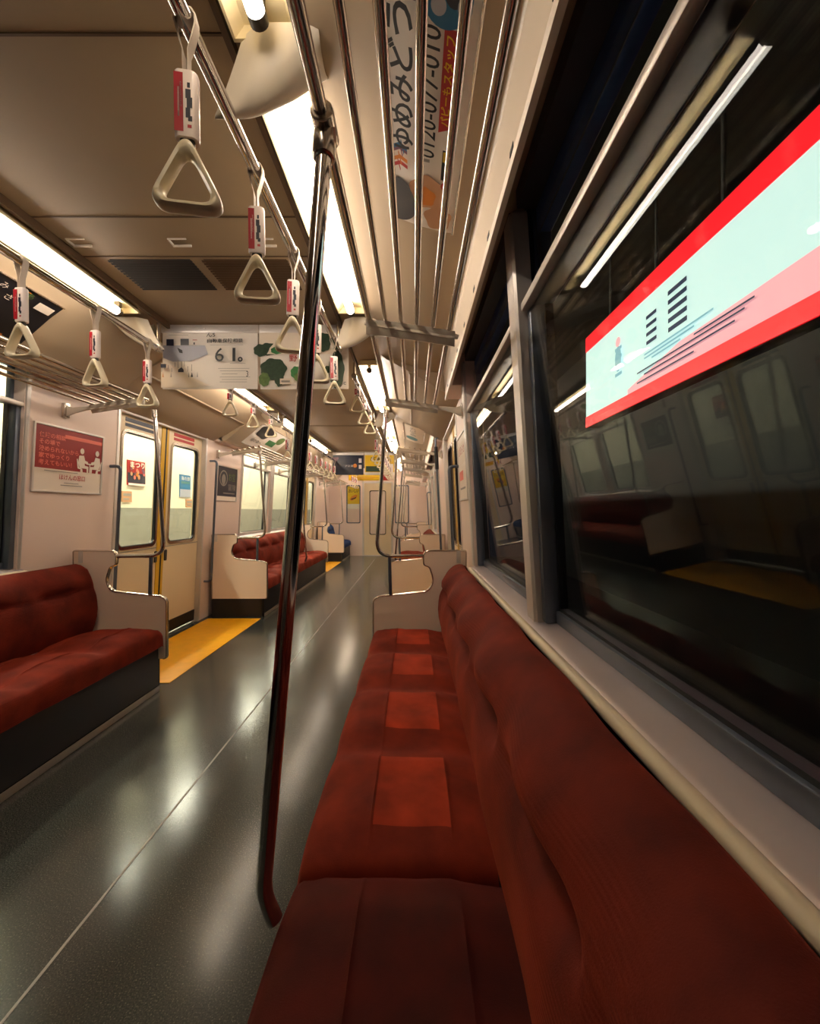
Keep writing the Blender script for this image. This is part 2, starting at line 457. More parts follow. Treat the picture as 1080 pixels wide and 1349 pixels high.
# ------------------------------------------------------------------ windows with sills and pillars
wn = 1
for s in (1, -1):
    for y0, y1 in WIN[s]:
        root = bpy.data.objects.new('window_%d' % wn, None); COL.objects.link(root); struct(root)
        fn = wall_fn(s)
        far = y0 > 5
        m = MB(fn)
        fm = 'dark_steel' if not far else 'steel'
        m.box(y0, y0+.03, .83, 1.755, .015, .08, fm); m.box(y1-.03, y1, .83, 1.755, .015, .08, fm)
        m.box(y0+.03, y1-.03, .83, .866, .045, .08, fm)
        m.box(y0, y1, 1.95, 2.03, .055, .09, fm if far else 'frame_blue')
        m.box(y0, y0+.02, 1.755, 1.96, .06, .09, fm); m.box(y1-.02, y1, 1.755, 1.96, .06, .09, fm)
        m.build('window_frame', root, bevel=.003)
        m = MB(fn); m.box(y0+.004, y1-.004, 1.728, 1.752, -.004, .02, 'steel'); m.box(y0+.03, y1-.03, 1.735, 1.762, .02, .08, 'dark_steel'); m.build('sash_rail', root, bevel=.004)
        m = MB(fn)
        for a, b, c, d in ((y0+.03, y1-.03, .866, .874), (y0+.03, y0+.038, .866, 1.735), (y1-.038, y1-.03, .866, 1.735)):
            m.box(a, b, c, d, .055, .078, 'rubber')
        m.build('gasket', root)
        m = MB(fn); m.loops([[(y, z, d) for z, d in ((.868, .070), (1.738, .014), (1.738, .019), (.868, .075))] for y in (y0+.034, y1-.034)], 'glass'); m.loops([[(y, z, d) for z, d in ((1.762, .055), (1.955, .040), (1.955, .045), (1.762, .060))] for y in (y0+.02, y1-.02)], 'glass'); m.build('pane', root)
        wn += 1
# sills: one continuous aluminium ledge with a rounded front
kk = 1
for s in (1, -1):
    for y0, y1 in ((Y_BACK, WIN[s][2][1]+.03), (5.2, 7.44)):
        prof = [(1.262, .775), (1.258, .795), (1.262, .812), (1.274, .82), (1.33, .83), (1.35, .83), (1.35, .79), (1.285, .775)]
        m = MB(); m.loops([[(s*x, y, z) for x, z in prof] for y in (y0, y1)], 'sill_metal')
        struct(m.build('trim_%d' % (120+kk), bevel=.002)); kk += 1
        m = MB(); m.tube([(s*1.259, y0, .803), (s*1.259, y1, .803)], .014, 'trim_cream', 12); struct(m.build('trim_%d' % (130+kk)))
        m = MB(); m.box(s*1.336, s*1.352, y0, y1, .826, .838, 'rubber'); struct(m.build('trim_%d' % (140+kk)))
# pillars
def pillar(s, y0, y1, name):
    m = MB()
    def X(z): return 1.278-.062*(z-.83)
    V = []
    prof = [(0, y0+.008), (.008, y0), (.052, y0), (.052, y1), (.008, y1), (0, y1-.008)]
    L = []
    for z in (.825, 1.2, 1.6, 1.98, 2.02, 2.035):
        e = .012 if z > 2.03 else 0
        L.append([(s*(X(z)+d+e), y+(e if y < (y0+y1)/2 else -e), z) for d, y in prof])
    m.loops(L, 'steel'); o = struct(m.build(name))
    g = MB()
    g.loops([[(s*(X(z)+d), y, z) for d, y in ((.052, y0-.001), (.062, y0-.001), (.062, y1+.001), (.052, y1+.001))] for z in (.83, 2.03)], 'rubber')
    g.build('gasket', o)
    return o
pillar(1, 1.208, 1.292, 'trim_151'); pillar(1, 2.433, 2.50, 'trim_152'); pillar(-1, 1.122, 1.198, 'trim_153'); pillar(-1, 2.304, 2.326, 'trim_154')
pillar(1, -.018, .058, 'trim_155')
for s in (1, -1):
    for a, b in ((5.20, 5.24), (6.25, 6.39), (7.405, 7.44)): pillar(s, a, b, 'trim_%d' % (160+int(a*10)+(0 if s == 1 else 40)))

# ------------------------------------------------------------------ doors
dn = 1
STK = {-1: ('poster_navy', 'ink_red'), 1: ('poster_navy', 'ink_red')}
for s in (-1, 1):
    for di, (y0, y1) in enumerate(DOORS):
        fn = wall_fn(s)
        root = bpy.data.objects.new('door_%d' % dn, None); COL.objects.link(root); struct(root); dn += 1
        m = MB(fn)      # surround
        m.box(y0, y0+.03, 0, 1.93, -.006, .09, 'steel'); m.box(y1-.03, y1, 0, 1.93, -.006, .09, 'steel'); m.box(y0+.03, y1-.03, 1.885, 1.93, .0, .09, 'steel')
        m.build('door_frame', root, bevel=.003)
        mid = (y0+y1)/2
        for a, b, left in ((y0+.032, mid-.012, True), (mid+.012, y1-.032, False)):
            hw = (a+.075, b-.08) if left else (a+.08, b-.075)
            out = rrect(a, b, .02, 1.885, .004); inn = rrect(hw[0], hw[1], .86, 1.765, .055)
            m = MB(fn); m.ring(out, inn, .04, .075, 'door_paint')
            lo = (a, b)
            m.box(a, b, .02, .13, .034, .04, 'kick_dark')
            m.box(a, b, .825, .832, .037, .041, 'ink_grey')
            lf = m.build('door_leaf', root)
            m = MB(fn); m.ring(rrect(hw[0]-.014, hw[1]+.014, .846, 1.779, .065), rrect(hw[0]+.008, hw[1]-.008, .868, 1.757, .05), .03, .05, 'rack_metal'); m.build('window_rim', lf)
            m = MB(fn); m.ring(rrect(hw[0]+.004, hw[1]-.004, .864, 1.761, .052), rrect(hw[0]+.016, hw[1]-.016, .876, 1.749, .045), .036, .056, 'rubber'); m.build('gasket', lf)
            m = MB(fn); m.plate(rrect(hw[0]+.006, hw[1]-.006, .866, 1.759, .05), .052, .058, 'glass'); m.build('pane', lf)
            e0, e1 = (b-.05, b) if left else (a, a+.03)
            m = MB(fn); m.box(e0, e1, .02, 1.885, .0345, .0395, 'yellow_edge'); m.build('yellow_edge', lf, label='yellow warning strip on the closing edge')
            e0, e1 = (b, b+.012) if left else (a-.012, a)
            m = MB(fn); m.box(e0, e1, .02, 1.885, .036, .07, 'rubber'); m.build('rubber_seal', lf)
            hy = (b-.075) if left else (a+.045)
            m = MB(fn); m.plate(rrect(hy, hy+.03, .70, .80, .012), .03, .0395, 'vent_dark'); m.build('finger_grip', lf)
            if s == -1 and di == 0:
                c = 'poster_navy' if left else 'ink_red'
                m = MB(fn); m.box(hw[0]+.03, hw[1]-.08, 1.80, 1.825, .0375, .0398, c); m.box(hw[0]+.03, hw[1]-.08, 1.838, 1.868, .0375, .0398, c); m.build('sticker', lf)

# yellow floor panels in front of the doors
for s, nm in ((-1, 'left'), (1, 'right')):
    for (a, b), w in zip(((2.76, 4.41), (7.78, 9.34)), ('nearer', 'farther')):
        m = MB(); m.box(s*.705, s*1.27, a, b, .0005, .004, 'mat_yellow')
        tag(m.build('floor_panel'), ('yellow floor panel before the %s door opposite the camera bench' if s == -1 else 'yellow floor panel before the %s door on the camera bench side') % w, 'floor panel')

# ------------------------------------------------------------------ benches
def seg_noise(i): return math.sin(i*12.9898)*.5
def cushion_mesh(s, y0, y1, npers, fab):
    pitch = (y1-y0)/npers
    xs = [.670, .6695, .672, .680, .694, .715, .745, .785, .81, .8215, .824, .827, .8295, .84, .88, .93, .98, 1.0, 1.0095, 1.012, 1.015, 1.0175, 1.03, 1.06, 1.085, 1.105]
    zt = {0: .30, 1: .345, 2: .372, 3: .393, 4: .405, 5: .411}
    ny = int((y1-y0)/.018)
    ys = [y0+(y1-y0)*i/ny for i in range(ny+1)]
    ys = sorted(set(ys))
    grid = []
    for y in ys:
        t = (y-y0)/pitch; ph = t-math.floor(t); row = []
        if t >= npers: ph = 1.
        gap = math.exp(-((min(ph, 1-ph))/.16)**2)          # hollows between two sitters
        edge = min(y-y0, y1-y)
        endr = .02*max(0, 1-edge/.03)**2
        pat = 1/(1+math.exp(-(.30-abs(ph-.5))/.015))
        for i, x in enumerate(xs):
            z = zt.get(i, .415)
            if i > 4:
                z += .006*(1-gap) - .016*gap
                z += .008*math.exp(-((x-.80)/.06)**2)*(1-gap)
                inside = 1/(1+math.exp(-(x-.826)/.003))*1/(1+math.exp(-(1.013-x)/.003))
                z += .004*inside*pat
                z += .006*math.exp(-((x-.8245)/.0028)**2)*(.25+.75*pat)+.004*math.exp(-((x-1.0138)/.0028)**2)*pat
                z -= .018*max(0, (x-1.0)/.1)
                z += .0022*math.sin(y*47+x*21)*math.sin(x*33+y*13)
            elif i > 1: z -= .010*gap*(i-1)/3
            z -= endr
            xx = x + (.006*gap if i < 6 else 0)
            row.append((s*xx, y, z))
        grid.append(row)
    m = MB()
    m.sheet(grid, lambda p: (p[0], p[1], .29), fab)
    if fab == 'velvet_red' and s == 1 and .8 < y0 < 1:
        kw = m.midx('velvet_worn')
        for q, f in enumerate(m.f):
            if len(f) != 4: continue
            P4 = [m.v[t] for t in f]
            if min(p[2] for p in P4) < .35: continue
            cx = abs(sum(p[0] for p in P4)/4); ph = ((sum(p[1] for p in P4)/4-y0)/pitch) % 1
            if .829 < cx < 1.0115 and .2 < ph < .8: m.mi[q] = kw
    return m
def back_mesh(s, y0, y1, npers, fab, phase=0.):
    pitch = (y1-y0)/npers
    prof = [(1.108, .385), (1.094, .43), (1.086, .48), (1.083, .53), (1.086, .58), (1.090, .615), (1.094, .635), (1.096, .643), (1.098, .651), (1.1, .659), (1.101, .667), (1.102, .675), (1.103, .683), (1.105, .691), (1.109, .705), (1.117, .73), (1.130, .755), (1.147, .778), (1.167, .797), (1.19, .81), (1.212, .815), (1.232, .812), (1.247, .80), (1.25, .775)]
    ny = int((y1-y0)/.014); grid = []
    for i in range(ny+1):
        y = y0+(y1-y0)*i/ny; t = (y-y0)/pitch; ph = t-math.floor(t)
        if i == ny: ph = 1.
        # the hollow under each shoulder pad grows towards the end of the seat and stops short of the next pad
        wedge = max(0., min(1., (1.0-ph)/.62))*max(0., min(1., (ph-.04)/.16))
        bulge = math.sin(PI*ph)**2
        row = []
        edge = min(y-y0, y1-y); er = max(0, 1-edge/.035)**2
        for x, z in prof:
            up = 1/(1+math.exp(-(z-.69)/.012)); dn = 1/(1+math.exp((z-.635)/.018))
            top = max(0., min(1., (.83-z)/.08))
            d = -(.055 if s > 0 else .022)*wedge*math.exp(-((z-.662)/.024)**2)
            d += .030*bulge*up*top
            d += .010*math.sin(PI*((ph+.35) % 1))**2*dn*max(0., min(1., (z-.40)/.1))
            d -= .02*er*top
            row.append((s*(x-d), y, z-.012*er*(1 if z > .78 else 0)))
        grid.append(row)
    m = MB()
    m.sheet(grid, lambda p: (s*1.252, p[1], min(p[2], .80)), fab)
    return m
def bench(s, y0, y1, splits, label, fab='velvet_red'):
    root = thing('bench_seat', label, 'bench', (s*.95, (y0+y1)/2, 0))
    off = Matrix.Translation(root.location).inverted()
    def put(mb, name, **kw):
        o = mb.build(name, None, **kw); o.parent = root; o.matrix_parent_inverse = off; return o
    ys = [y0]+[a for a, n in splits]
    a = y0
    for b, n in splits:
        put(cushion_mesh(s, a+.002, b-.002, n, 'velvet_shaded' if b == .867 else fab), 'seat_cushion', angle=60)  # nearest cushion is coloured darker to stand for shade
        a = b
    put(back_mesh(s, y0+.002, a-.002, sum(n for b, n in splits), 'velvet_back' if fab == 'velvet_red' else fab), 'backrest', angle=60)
    m = MB(); m.box(s*.705, s*1.25, y0, y1, .035, .289, 'kick_dark'); put(m, 'seat_base', bevel=.006)
    m = MB(); m.box(s*.698, s*.7055, y0, y1, .0, .034, 'kick_strip'); put(m, 'skirting_strip', bevel=.002)
    return root
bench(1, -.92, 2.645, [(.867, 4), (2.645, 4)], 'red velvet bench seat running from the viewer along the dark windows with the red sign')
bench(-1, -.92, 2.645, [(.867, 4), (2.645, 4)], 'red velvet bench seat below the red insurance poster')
bench(-1, 4.51, 7.65, [(6.08, 4), (7.65, 3)], 'red velvet bench seat between the two yellow floor panels, under bright windows')
bench(1, 4.51, 7.65, [(6.08, 4), (7.65, 3)], 'red velvet bench seat beyond the first doors on the near side of the aisle')
bench(-1, 9.44, 10.55, [(10.55, 3)], 'short blue priority bench seat in the far corner beyond the second yellow panel', 'velvet_blue')
bench(1, 9.44, 10.55, [(10.55, 3)], 'short blue priority bench seat in the far corner behind the near-side panels', 'velvet_blue')

# seat end panels ---------------------------------------------------------
EP = [(.665, .20), (.665, .578), (.70, .602), (1.02, .632), (1.055, .70), (1.028, .79), (.99, .80), (.985, .893), (1.262, .893), (1.262, .20)]
ER = [.02, .05, .02, .07, .07, .03, .03, .045, .012, .01]
def end_panel(s, y, label):
    o_loop = fillet2(EP, ER, 7)
    root = thing('seat_end_panel', label, 'seat end panel', (s*.95, y, 0))
    off = Matrix.Translation(root.location).inverted()
    m = MB(lambda a, b, d: (s*a, y+d, b)); m.plate(o_loop, -.011, .011, 'panel_laminate')
    o = m.build('panel_board', angle=40); o.parent = root; o.matrix_parent_inverse = off
    # edge trim along front, curve and top
    path = [p for p in o_loop]
    # start at the front bottom, end at the wall top
    i0 = 0
    pts = [(s*p[0], y, p[1]) for p in path if not (p[0] > 1.255 and p[1] < .88)]
    pts = pts[7:] if False else pts
    m = MB(); 
    L = [Vector(p) for p in pts]
    k = len(L); rings = []
    for i in range(k):
        t = (L[min(i+1, k-1)]-L[max(i-1, 0)]).normalized(); n = Vector((t.z, 0, -t.x)); r = []
        for j in range(10):
            a = 2*PI*j/10; r.append(tuple(L[i]+n*(math.cos(a)*.006)+Vector((0, 1, 0))*(math.sin(a)*.0155)))
        rings.append(r)
    m.loops(rings, 'rack_metal'); o = m.build('edge_trim'); o.parent = root; o.matrix_parent_inverse = off
    m = MB(); m.box(s*1.20, s*1.228, y-.014, y+.014, .815, .893, 'steel'); o = m.build('wall_clip', bevel=.003); o.parent = root; o.matrix_parent_inverse = off
    m = MB(); m.box(s*.72, s*1.26, y-.012, y+.012, .0, .2, 'kick_dark'); o = m.build('kick_plate'); o.parent = root; o.matrix_parent_inverse = off
    return root
def end_rail(s, y, label, up=1.78):
    """slanted tube from the rack that bends to the wall above the end panel, with a short post down to the panel"""
    root = thing('stanchion_pole', label, 'grab pole', (s*.68, y, .6))
    off = Matrix.Translation(root.location).inverted()
    m = MB(); P = fillet([(s*.745, y, up), (s*.683, y, .86), (s*.985, y, .857)], .10, 10)
    m.tube(P, .0125, 'chrome', 14); o = m.build('bent_tube', angle=60); o.parent = root; o.matrix_parent_inverse = off
    m = MB(); m.tube([(s*.775, y, .608), (s*.768, y, .856)], .0115, 'dark_steel', 12); o = m.build('short_post', angle=60); o.parent = root; o.matrix_parent_inverse = off
    m = MB(); m.tube([(s*.747, y, up-.03), (s*.749, y, up+.02)], .018, 'rack_metal', 12); o = m.build('top_collar', angle=60); o.parent = root; o.matrix_parent_inverse = off
    return root
EPY = [(-1, 2.667, 'cream end panel of the red bench under the red insurance poster'), (1, 2.667, 'cream end panel closing the far end of the bench nearest the camera'),
       (-1, 4.488, 'cream end panel of the far red bench, just past the nearer yellow floor panel'), (1, 4.488, 'cream end panel seen through the cut-out of the camera bench panel'),
       (-1, 7.672, 'cream end panel at the far end of the red bench under bright windows'), (1, 7.672, 'cream end panel at the far end of the red bench beyond the near-side doors'),
       (-1, 9.42, 'cream end panel in front of the blue seat by the far wall'), (1, 9.42, 'cream end panel before the near-side corner blue seat')]
RL = ['bent chrome grab pole at the end of the bench under the red insurance poster', 'bent chrome grab pole at the far end of the bench nearest the camera',
      'bent chrome grab pole just past the nearer yellow floor panel', 'bent chrome grab pole beyond the first near-side doors',
      'bent chrome grab pole at the far end of the red bench under bright windows', 'bent chrome grab pole at the far end of the near-side second red bench',
      'bent chrome grab pole beside the blue seat by the far wall', 'bent chrome grab pole beside the near-side corner blue seat']
for (s, y, l), rl in zip(EPY, RL):
    end_panel(s, y, l)
    end_rail(s, y+(-.0 if s == 1 else -.0), rl)

# the mid-bench poles ------------------------------------------------------
def mid_pole(s, y, label, r=.0145):
    root = thing('stanchion_pole', label, 'grab pole', (s*.655, y, .43))
    off = Matrix.Translation(root.location).inverted()
    m = MB(); P = fillet([(s*.762, y, 1.80), (s*.651, y, .455), (s*.672, y, .405)], .03, 8)
    m.tube(P, r, 'chrome', 20); o = m.build('tube', angle=60); o.parent = root; o.matrix_parent_inverse = off
    # joint that clamps the rack's front pipe
    m = MB(); m.tube([(s*.764, y-.032, 1.85), (s*.764, y-.03, 1.85), (s*.764, y+.03, 1.85), (s*.764, y+.032, 1.85)], [.017, .0205, .0205, .017], 'rack_metal', 16)
    m.tube([(s*.7645, y, 1.845), (s*.7635, y, 1.825), (s*.761, y, 1.793), (s*.761, y, 1.79)], [.0195, .021, .021, .0175], 'rack_metal', 16)
    o = m.build('joint', angle=50); o.parent = root; o.matrix_parent_inverse = off
    return root
mid_pole(1, .753, 'tall slanted chrome pole standing at the front of the nearest bench')
mid_pole(-1, 6.08, 'slanted chrome pole at the middle of the red bench under bright windows', .0125)
mid_pole(1, 6.08, 'slanted chrome pole at the middle of the near-side bench beyond the first doors', .0125)

# ------------------------------------------------------------------ luggage racks
def rack(s, y0, y1, brk, label):
    root = thing('luggage_rack', label, 'luggage rack', (s*.9, (y0+y1)/2, 1.8))
    off = Matrix.Translation(root.location).inverted()
    def put(mb, name, **kw):
        o = mb.build(name, None, **kw); o.parent = root; o.matrix_parent_inverse = off
    bars = [(.762, 1.852), (.822, 1.846), (.879, 1.839), (.936, 1.830), (.994, 1.820), (1.052, 1.809)]
    for i, (x, z) in enumerate(bars):
        m = MB(); m.tube([(s*x, y0, z), (s*x, y1, z)], .0125 if i == 0 else .0085, 'rack_metal', 14)
        put(m, 'front_pipe' if i == 0 else 'rack_bar', angle=60)
    for b in brk:
        m = MB(lambda x, z, d: (s*x, b+d, z))
        zz = lambda x: 1.852-.043*((x-.762)/.29)**1.3 if x > .762 else 1.852
        top = [(x, zz(x)-.009) for x in (.745, .79, .84, .89, .94, .99, 1.04, 1.075)]
        bot = [(1.12, 1.795), (1.18, 1.79), (1.230, 1.80), (1.232, 1.74), (1.215, 1.735), (1.17, 1.755), (1.10, 1.772), (1.05, 1.778), (.98, 1.788), (.88, 1.80), (.78, 1.818), (.745, 1.826)]
        if b == 1.51 and s == 1: bot = [(1.09, 1.79), (1.085, 1.778), (1.05, 1.778), (.98, 1.79), (.88, 1.806), (.78, 1.822), (.745, 1.83)]
        m.plate([*top, *bot], -.006, .006, 'bracket_paint')
        # the flange the bars lie on
        m.loops([[(x, z+.002, d) for d, z in ((-.016, z0-.010), (.016, z0-.010), (.024, z0-.052), (.012, z0-.055))] for x, z0 in ((.75, 1.852), (.85, 1.8425), (.95, 1.828), (1.075, 1.8075))], 'bracket_paint')
        if not (b == 1.51 and s == 1): m.plate([(1.220, 1.725), (1.2385, 1.725), (1.2345, 1.815), (1.214, 1.815)], -.022, .022, 'rack_metal')
        put(m, 'rack_bracket', bevel=.0015)
rack(1, -1.2, 2.62, (-.3, 1.51, 2.56), 'silver luggage rack of long bars overhead, above the nearest bench')
rack(-1, -1.2, 2.62, (.5, 1.51, 2.56), 'silver luggage rack above the red insurance poster')
rack(-1, 4.5, 7.7, (4.55, 5.6, 6.6, 7.65), 'silver luggage rack over the far red bench and bright windows')
rack(1, 4.5, 7.7, (4.55, 5.6, 6.6, 7.65), 'silver luggage rack over the near-side bench beyond the first doors')
rack(-1, 9.4, 10.55, (9.45, 10.2), 'silver luggage rack over the blue seat by the far wall')
rack(1, 9.4, 10.55, (9.45, 10.2), 'silver luggage rack over the near-side blue seat in the corner')

# ------------------------------------------------------------------ ceiling lamps
def lamp(s, y0, y1, label, glow='tube_glow'):
    root = thing('ceiling_lamp', label, 'ceiling lamp', (s*.6, (y0+y1)/2, 2.236))
    off = Matrix.Translation(root.location).inverted()
    def put(mb, name, **kw):
        o = mb.build(name, None, **kw); o.parent = root; o.matrix_parent_inverse = off
    pr = [(-.07, .006), (-.05, .036), (.05, .036), (.07, .006), (.076, .006), (.055, .042), (-.055, .042), (-.076, .006)]
    m = MB(); m.loops([[(s*.6+a, y, 2.19+b) for a, b in pr] for y in (y0-.05, y1+.05)], 'reflector')
    for y in (y0-.05, y1+.05): m.loops([[(s*.6+a, y+d, 2.19+b) for a, b in ((-.076, .006), (.076, .006), (.055, .042), (-.055, .042))] for d in (-.004, .004)], 'reflector')
    put(m, 'reflector')
    m = MB(); m.tube([(s*.6, y0+.02, 2.178), (s*.6, y1-.02, 2.178)], .019, glow, 16); put(m, 'fluorescent_tube', angle=60)
    for a, b in ((y0-.002, y0+.02), (y1-.02, y1+.002)):
        m = MB(); m.tube([(s*.6, a, 2.178), (s*.6, b, 2.178)], .02, 'end_cap', 16)
        m.box(s*.6-.012, s*.6+.012, min(a, b), max(a, b), 2.2, 2.23, 'end_cap'); put(m, 'lamp_holder', angle=40)
LY = [(-.35, .87), (1.0, 2.143), (3.02, 4.25), (4.75, 5.95), (6.1, 7.25), (7.9, 9.1), (9.3, 10.4)]
LN = ['overhead before the nearest white curved bracket', 'in front of the hanging car insurance poster', 'over the nearer yellow floor panel', 'over the first half of the far red benches', 'over the second half of the far red benches', 'over the farther yellow floor panel', 'close to the end wall']
for s, w in ((1, 'ceiling lamp on the tall-pole side, %s'), (-1, 'ceiling lamp on the red-poster side, %s')):
    for i, ((a, b), l) in enumerate(zip(LY, LN)):
        if s == -1 and i == 0: continue
        lamp(s, a, b, w % l, 'tube_glow' if i else 'tube_glow_dim')

# white curved saddles between the lamps that carry the strap rails
def saddle_obj():
    m = MB(); G = []
    n = 18
    for i in range(n+1):
        u = i/n; x0_ = .468+.25*u
        low = 2.05+.118*u**2.2           # lower edge height
        wid = .056
        row = []
        for j in range(15):
            v = -1+2*j/14
            z = 2.2-(2.2-low)*(1-abs(v)**2.2)
            x = x0_+.075*abs(v)**1.6*(1-u)
            row.append((x, v*wid*(.35+.65*min(1, u*3+.2)), z))
        G.append(row)
    m.sheet(G, lambda p: (p[0], p[1], p[2]+.006), 'bracket_paint')
    return m
SAD = saddle_obj().mesh('lamp_bracket', angle=60)
SADM = SAD.copy()
for v in SADM.vertices: v.co.x = -v.co.x
SADM.flip_normals()
for s, w in ((1, 'on the tall-pole side'), (-1, 'on the red-poster side')):
    for y, l in ((.95, 'beside the nearest strap handles'), (2.31, 'just before the hanging car insurance poster'), (4.5, 'past the nearer yellow floor panel'), (7.6, 'near the far hanging posters')):
        if s == -1 and y < 1: continue
        o = bpy.data.objects.new('rail_bracket', SAD if s == 1 else SADM); COL.objects.link(o); o.location = (0, y, 0)
        tag(o, 'white curved rail bracket %s, %s' % (w, l), 'bracket')

# ------------------------------------------------------------------ strap rails and straps
RZ = 2.057
for s, w in ((1, 'tall-pole side'), (-1, 'red-poster side')):
    for y0, y1, z, l in ((-1.3, 2.34, RZ, 'in front of the hanging car insurance poster'), (2.9, 4.4, 2.1, 'over the nearer yellow floor panel'), (4.48, 7.66, RZ, 'over the far red bench'), (9.4, 10.5, RZ, 'by the end wall')):
        root = thing('strap_rail', 'straight chrome strap rail on the %s, %s' % (w, l), 'strap rail', (s*.503, (y0+y1)/2, z))
        off = Matrix.Translation(root.location).inverted()
        m = MB(); m.tube([(s*.503, y0, z), (s*.503, y1, z)], .0155, 'chrome', 16); o = m.build('rail_tube', angle=60); o.parent = root; o.matrix_parent_inverse = off
        for y in (y0+.03, y1-.03):
            m = MB(); m.tube([(s*.503, y, z), (s*.503, y, 2.20)], .009, 'rack_metal', 10); m.tube([(s*.503, y-.02, z), (s*.503, y+.02, z)], .0195, 'rack_metal', 14)
            o = m.build('rail_mount', angle=60); o.parent = root; o.matrix_parent_inverse = off

def strap_proto(short=False):
    """origin at the rail's axis"""
    root = bpy.data.objects.new('hanging_strap', None); COL.objects.link(root); root.empty_display_size = .05
    drop = .0 if not short else .10
    # belt: loop over the rail and two straps that run together
    m = MB()
    hw = .011
    zb = -.105+drop*.9
    prof = [(.0, .0205), (.012, .0175), (.0195, .006), (.0195, -.01), (.010, -.045), (.005, -.06), (.0045, zb)]
    full = [(-x, z) for x, z in prof[::-1]]+prof[1:]
    G = [[(x, d, z) for d in (-hw, 0, hw)] for x, z in full]
    m.sheet(G, lambda p: (p[0]*.84, p[1], p[2]-.002 if p[2] > .01 else p[2]), 'belt_white')
    m.build('belt', root, angle=50)
    # printed sleeve
    zt, zs = (-.10+drop, -.222+drop) if not short else (-.035, -.085)
    m = MB(); L = []
    w, d = .021, .0125
    base = rrect(-w, w, -d, d, .011, 5)
    for z, sc in ((zs, .94), (zs+.004, 1.), (zt-.004, 1.), (zt, .94)):
        L.append([(x*sc, y*sc, z) for x, y in base])
    m.loops(L, 'label_white'); slv = m.build('printed_sleeve', root, angle=50)
    # printing on both broad faces and the left edge
    P = MB()
    zh = zt-zs
    for sg in (-1,):
        yq = sg*(d+.0005)
        def r(x0, x1, a, b, mt): P.add([(sg*x0, yq, zs+zh*a), (sg*x1, yq, zs+zh*a), (sg*x1, yq, zs+zh*b), (sg*x0, yq, zs+zh*b)], [(0, 1, 2, 3)], mt)
        r(.0185, .003, .06, .94, 'label_red')
        r(.0125, .0095, .28, .72, 'label_white'); r(.0085, .006, .42, .80, 'label_white')
        for a, b, c, e in ((-.004, -.009, .72, .80), (-.001, -.010, .56, .70), (-.003, -.0125, .42, .58), (-.001, -.009, .27, .42), (-.005, -.012, .22, .30)):
            r(a, b, c, e, 'label_navy')
        r(-.004, -.011, .12, .17, 'label_red')
    P.build('sleeve_print', slv)
    # clasp
    m = MB(); m.loops([[(x, y, z) for x, y in rrect(-.0125, .0125, -.007, .007, .005, 3)] for z in (zs-.016, zs+.003)], 'vent_dark'); m.build('clasp', root, angle=40)
    # ring
    zr = zs+.002; hgt = .132; hb = .0595
    T = [(0, zr+.012), (-hb-.012, zr-hgt), (hb+.012, zr-hgt)]
    inc = Vector((0, zr-hgt+.0443)); sc = .70
    out = fillet2(T, [.038, .042, .042], 9)
    inn = fillet2([tuple(inc+(Vector(p)-inc)*sc) for p in T], [.036, .034, .034], 9)
    k = len(out); rings = []
    prof2 = [(.06, -.012), (0, -.005), (0, .005), (.06, .012), (.32, .0165), (.72, .0155), (.97, .008), (1, 0), (.97, -.008), (.72, -.0155), (.32, -.0165)]
    for i in range(k):
        a, b = out[i], inn[i]
        rings.append([(a[0]+(b[0]-a[0])*t, d_, a[1]+(b[1]-a[1])*t) for t, d_ in prof2])
    nn = len(rings[0]); V = [q for r_ in rings for q in r_]
    m = MB(); m.add(V, [(i*nn+j, i*nn+(j+1) % nn, ((i+1) % k)*nn+(j+1) % nn, ((i+1) % k)*nn+j) for i in range(k) for j in range(nn)], 'ring_plastic')
    m.build('grip_ring', root, angle=50)
    return root
pA = strap_proto(); pB = strap_proto(True)
first = {id(pA): True, id(pB): True}
def strap(proto, loc, label, group=None, rot=0., tilt=0.):
    if first[id(proto)]:
        first[id(proto)] = False; proto.location = loc; proto['label'] = label; o = proto
        if group: o['group'] = group
    else: o = dup(proto, loc, label, group)
    if not group and 'group' in o: del o['group']
    o['category'] = 'strap handle'
    o.rotation_euler = (0, tilt, rot); return o
G_NEAR = 'strap handles before the hanging car insurance poster'
R_L = ['largest white triangular strap handle, nearest the camera', 'second nearest strap handle on the tall-pole rail', 'third strap handle on the tall-pole rail, partly behind the pole', 'fourth strap handle on the tall-pole rail, just right of the pole', 'fifth strap handle on the tall-pole rail, below the white curved bracket']
for y, l in zip((.767, 1.106, 1.455, 1.80, 2.17), R_L):
    strap(pA, (.503, y, RZ), l, G_NEAR, rot=.16+.05*math.sin(y*9), tilt=.02*math.sin(y*5))
L_L = ['strap handle hanging in front of the dark cove poster', 'middle strap handle on the red-poster side rail', 'last strap handle on the red-poster side rail, left of the hanging poster']
for y, l in zip((1.505, 1.858, 2.22), L_L):
    strap(pA, (-.503, y, RZ), l, G_NEAR, rot=-.12+.06*math.sin(y*9), tilt=.015*math.sin(y*7))
G_D = 'small high strap handles over the nearer yellow floor panel'
for s, ys, w in ((1, (3.1, 3.54, 3.97), 'right of the pole, beyond the hanging posters'), (-1, (3.22, 3.68, 4.14), 'below the hanging car insurance poster')):
    for y, n in zip(ys, ('first', 'second', 'third')):
        strap(pB, (s*.503, y, 2.1), '%s small strap handle %s' % (n, w), G_D, rot=.1*math.sin(y*8))
for s, w in ((1, 'small strap handle in the far row on the tall-pole side'), (-1, 'small strap handle in the far row over the far red bench')):
    for i in range(9):
        strap(pA, (s*.503, 4.68+i*.345, RZ), w, w.replace('small strap handle', 'strap handles'), rot=.12*math.sin(i*2.3))
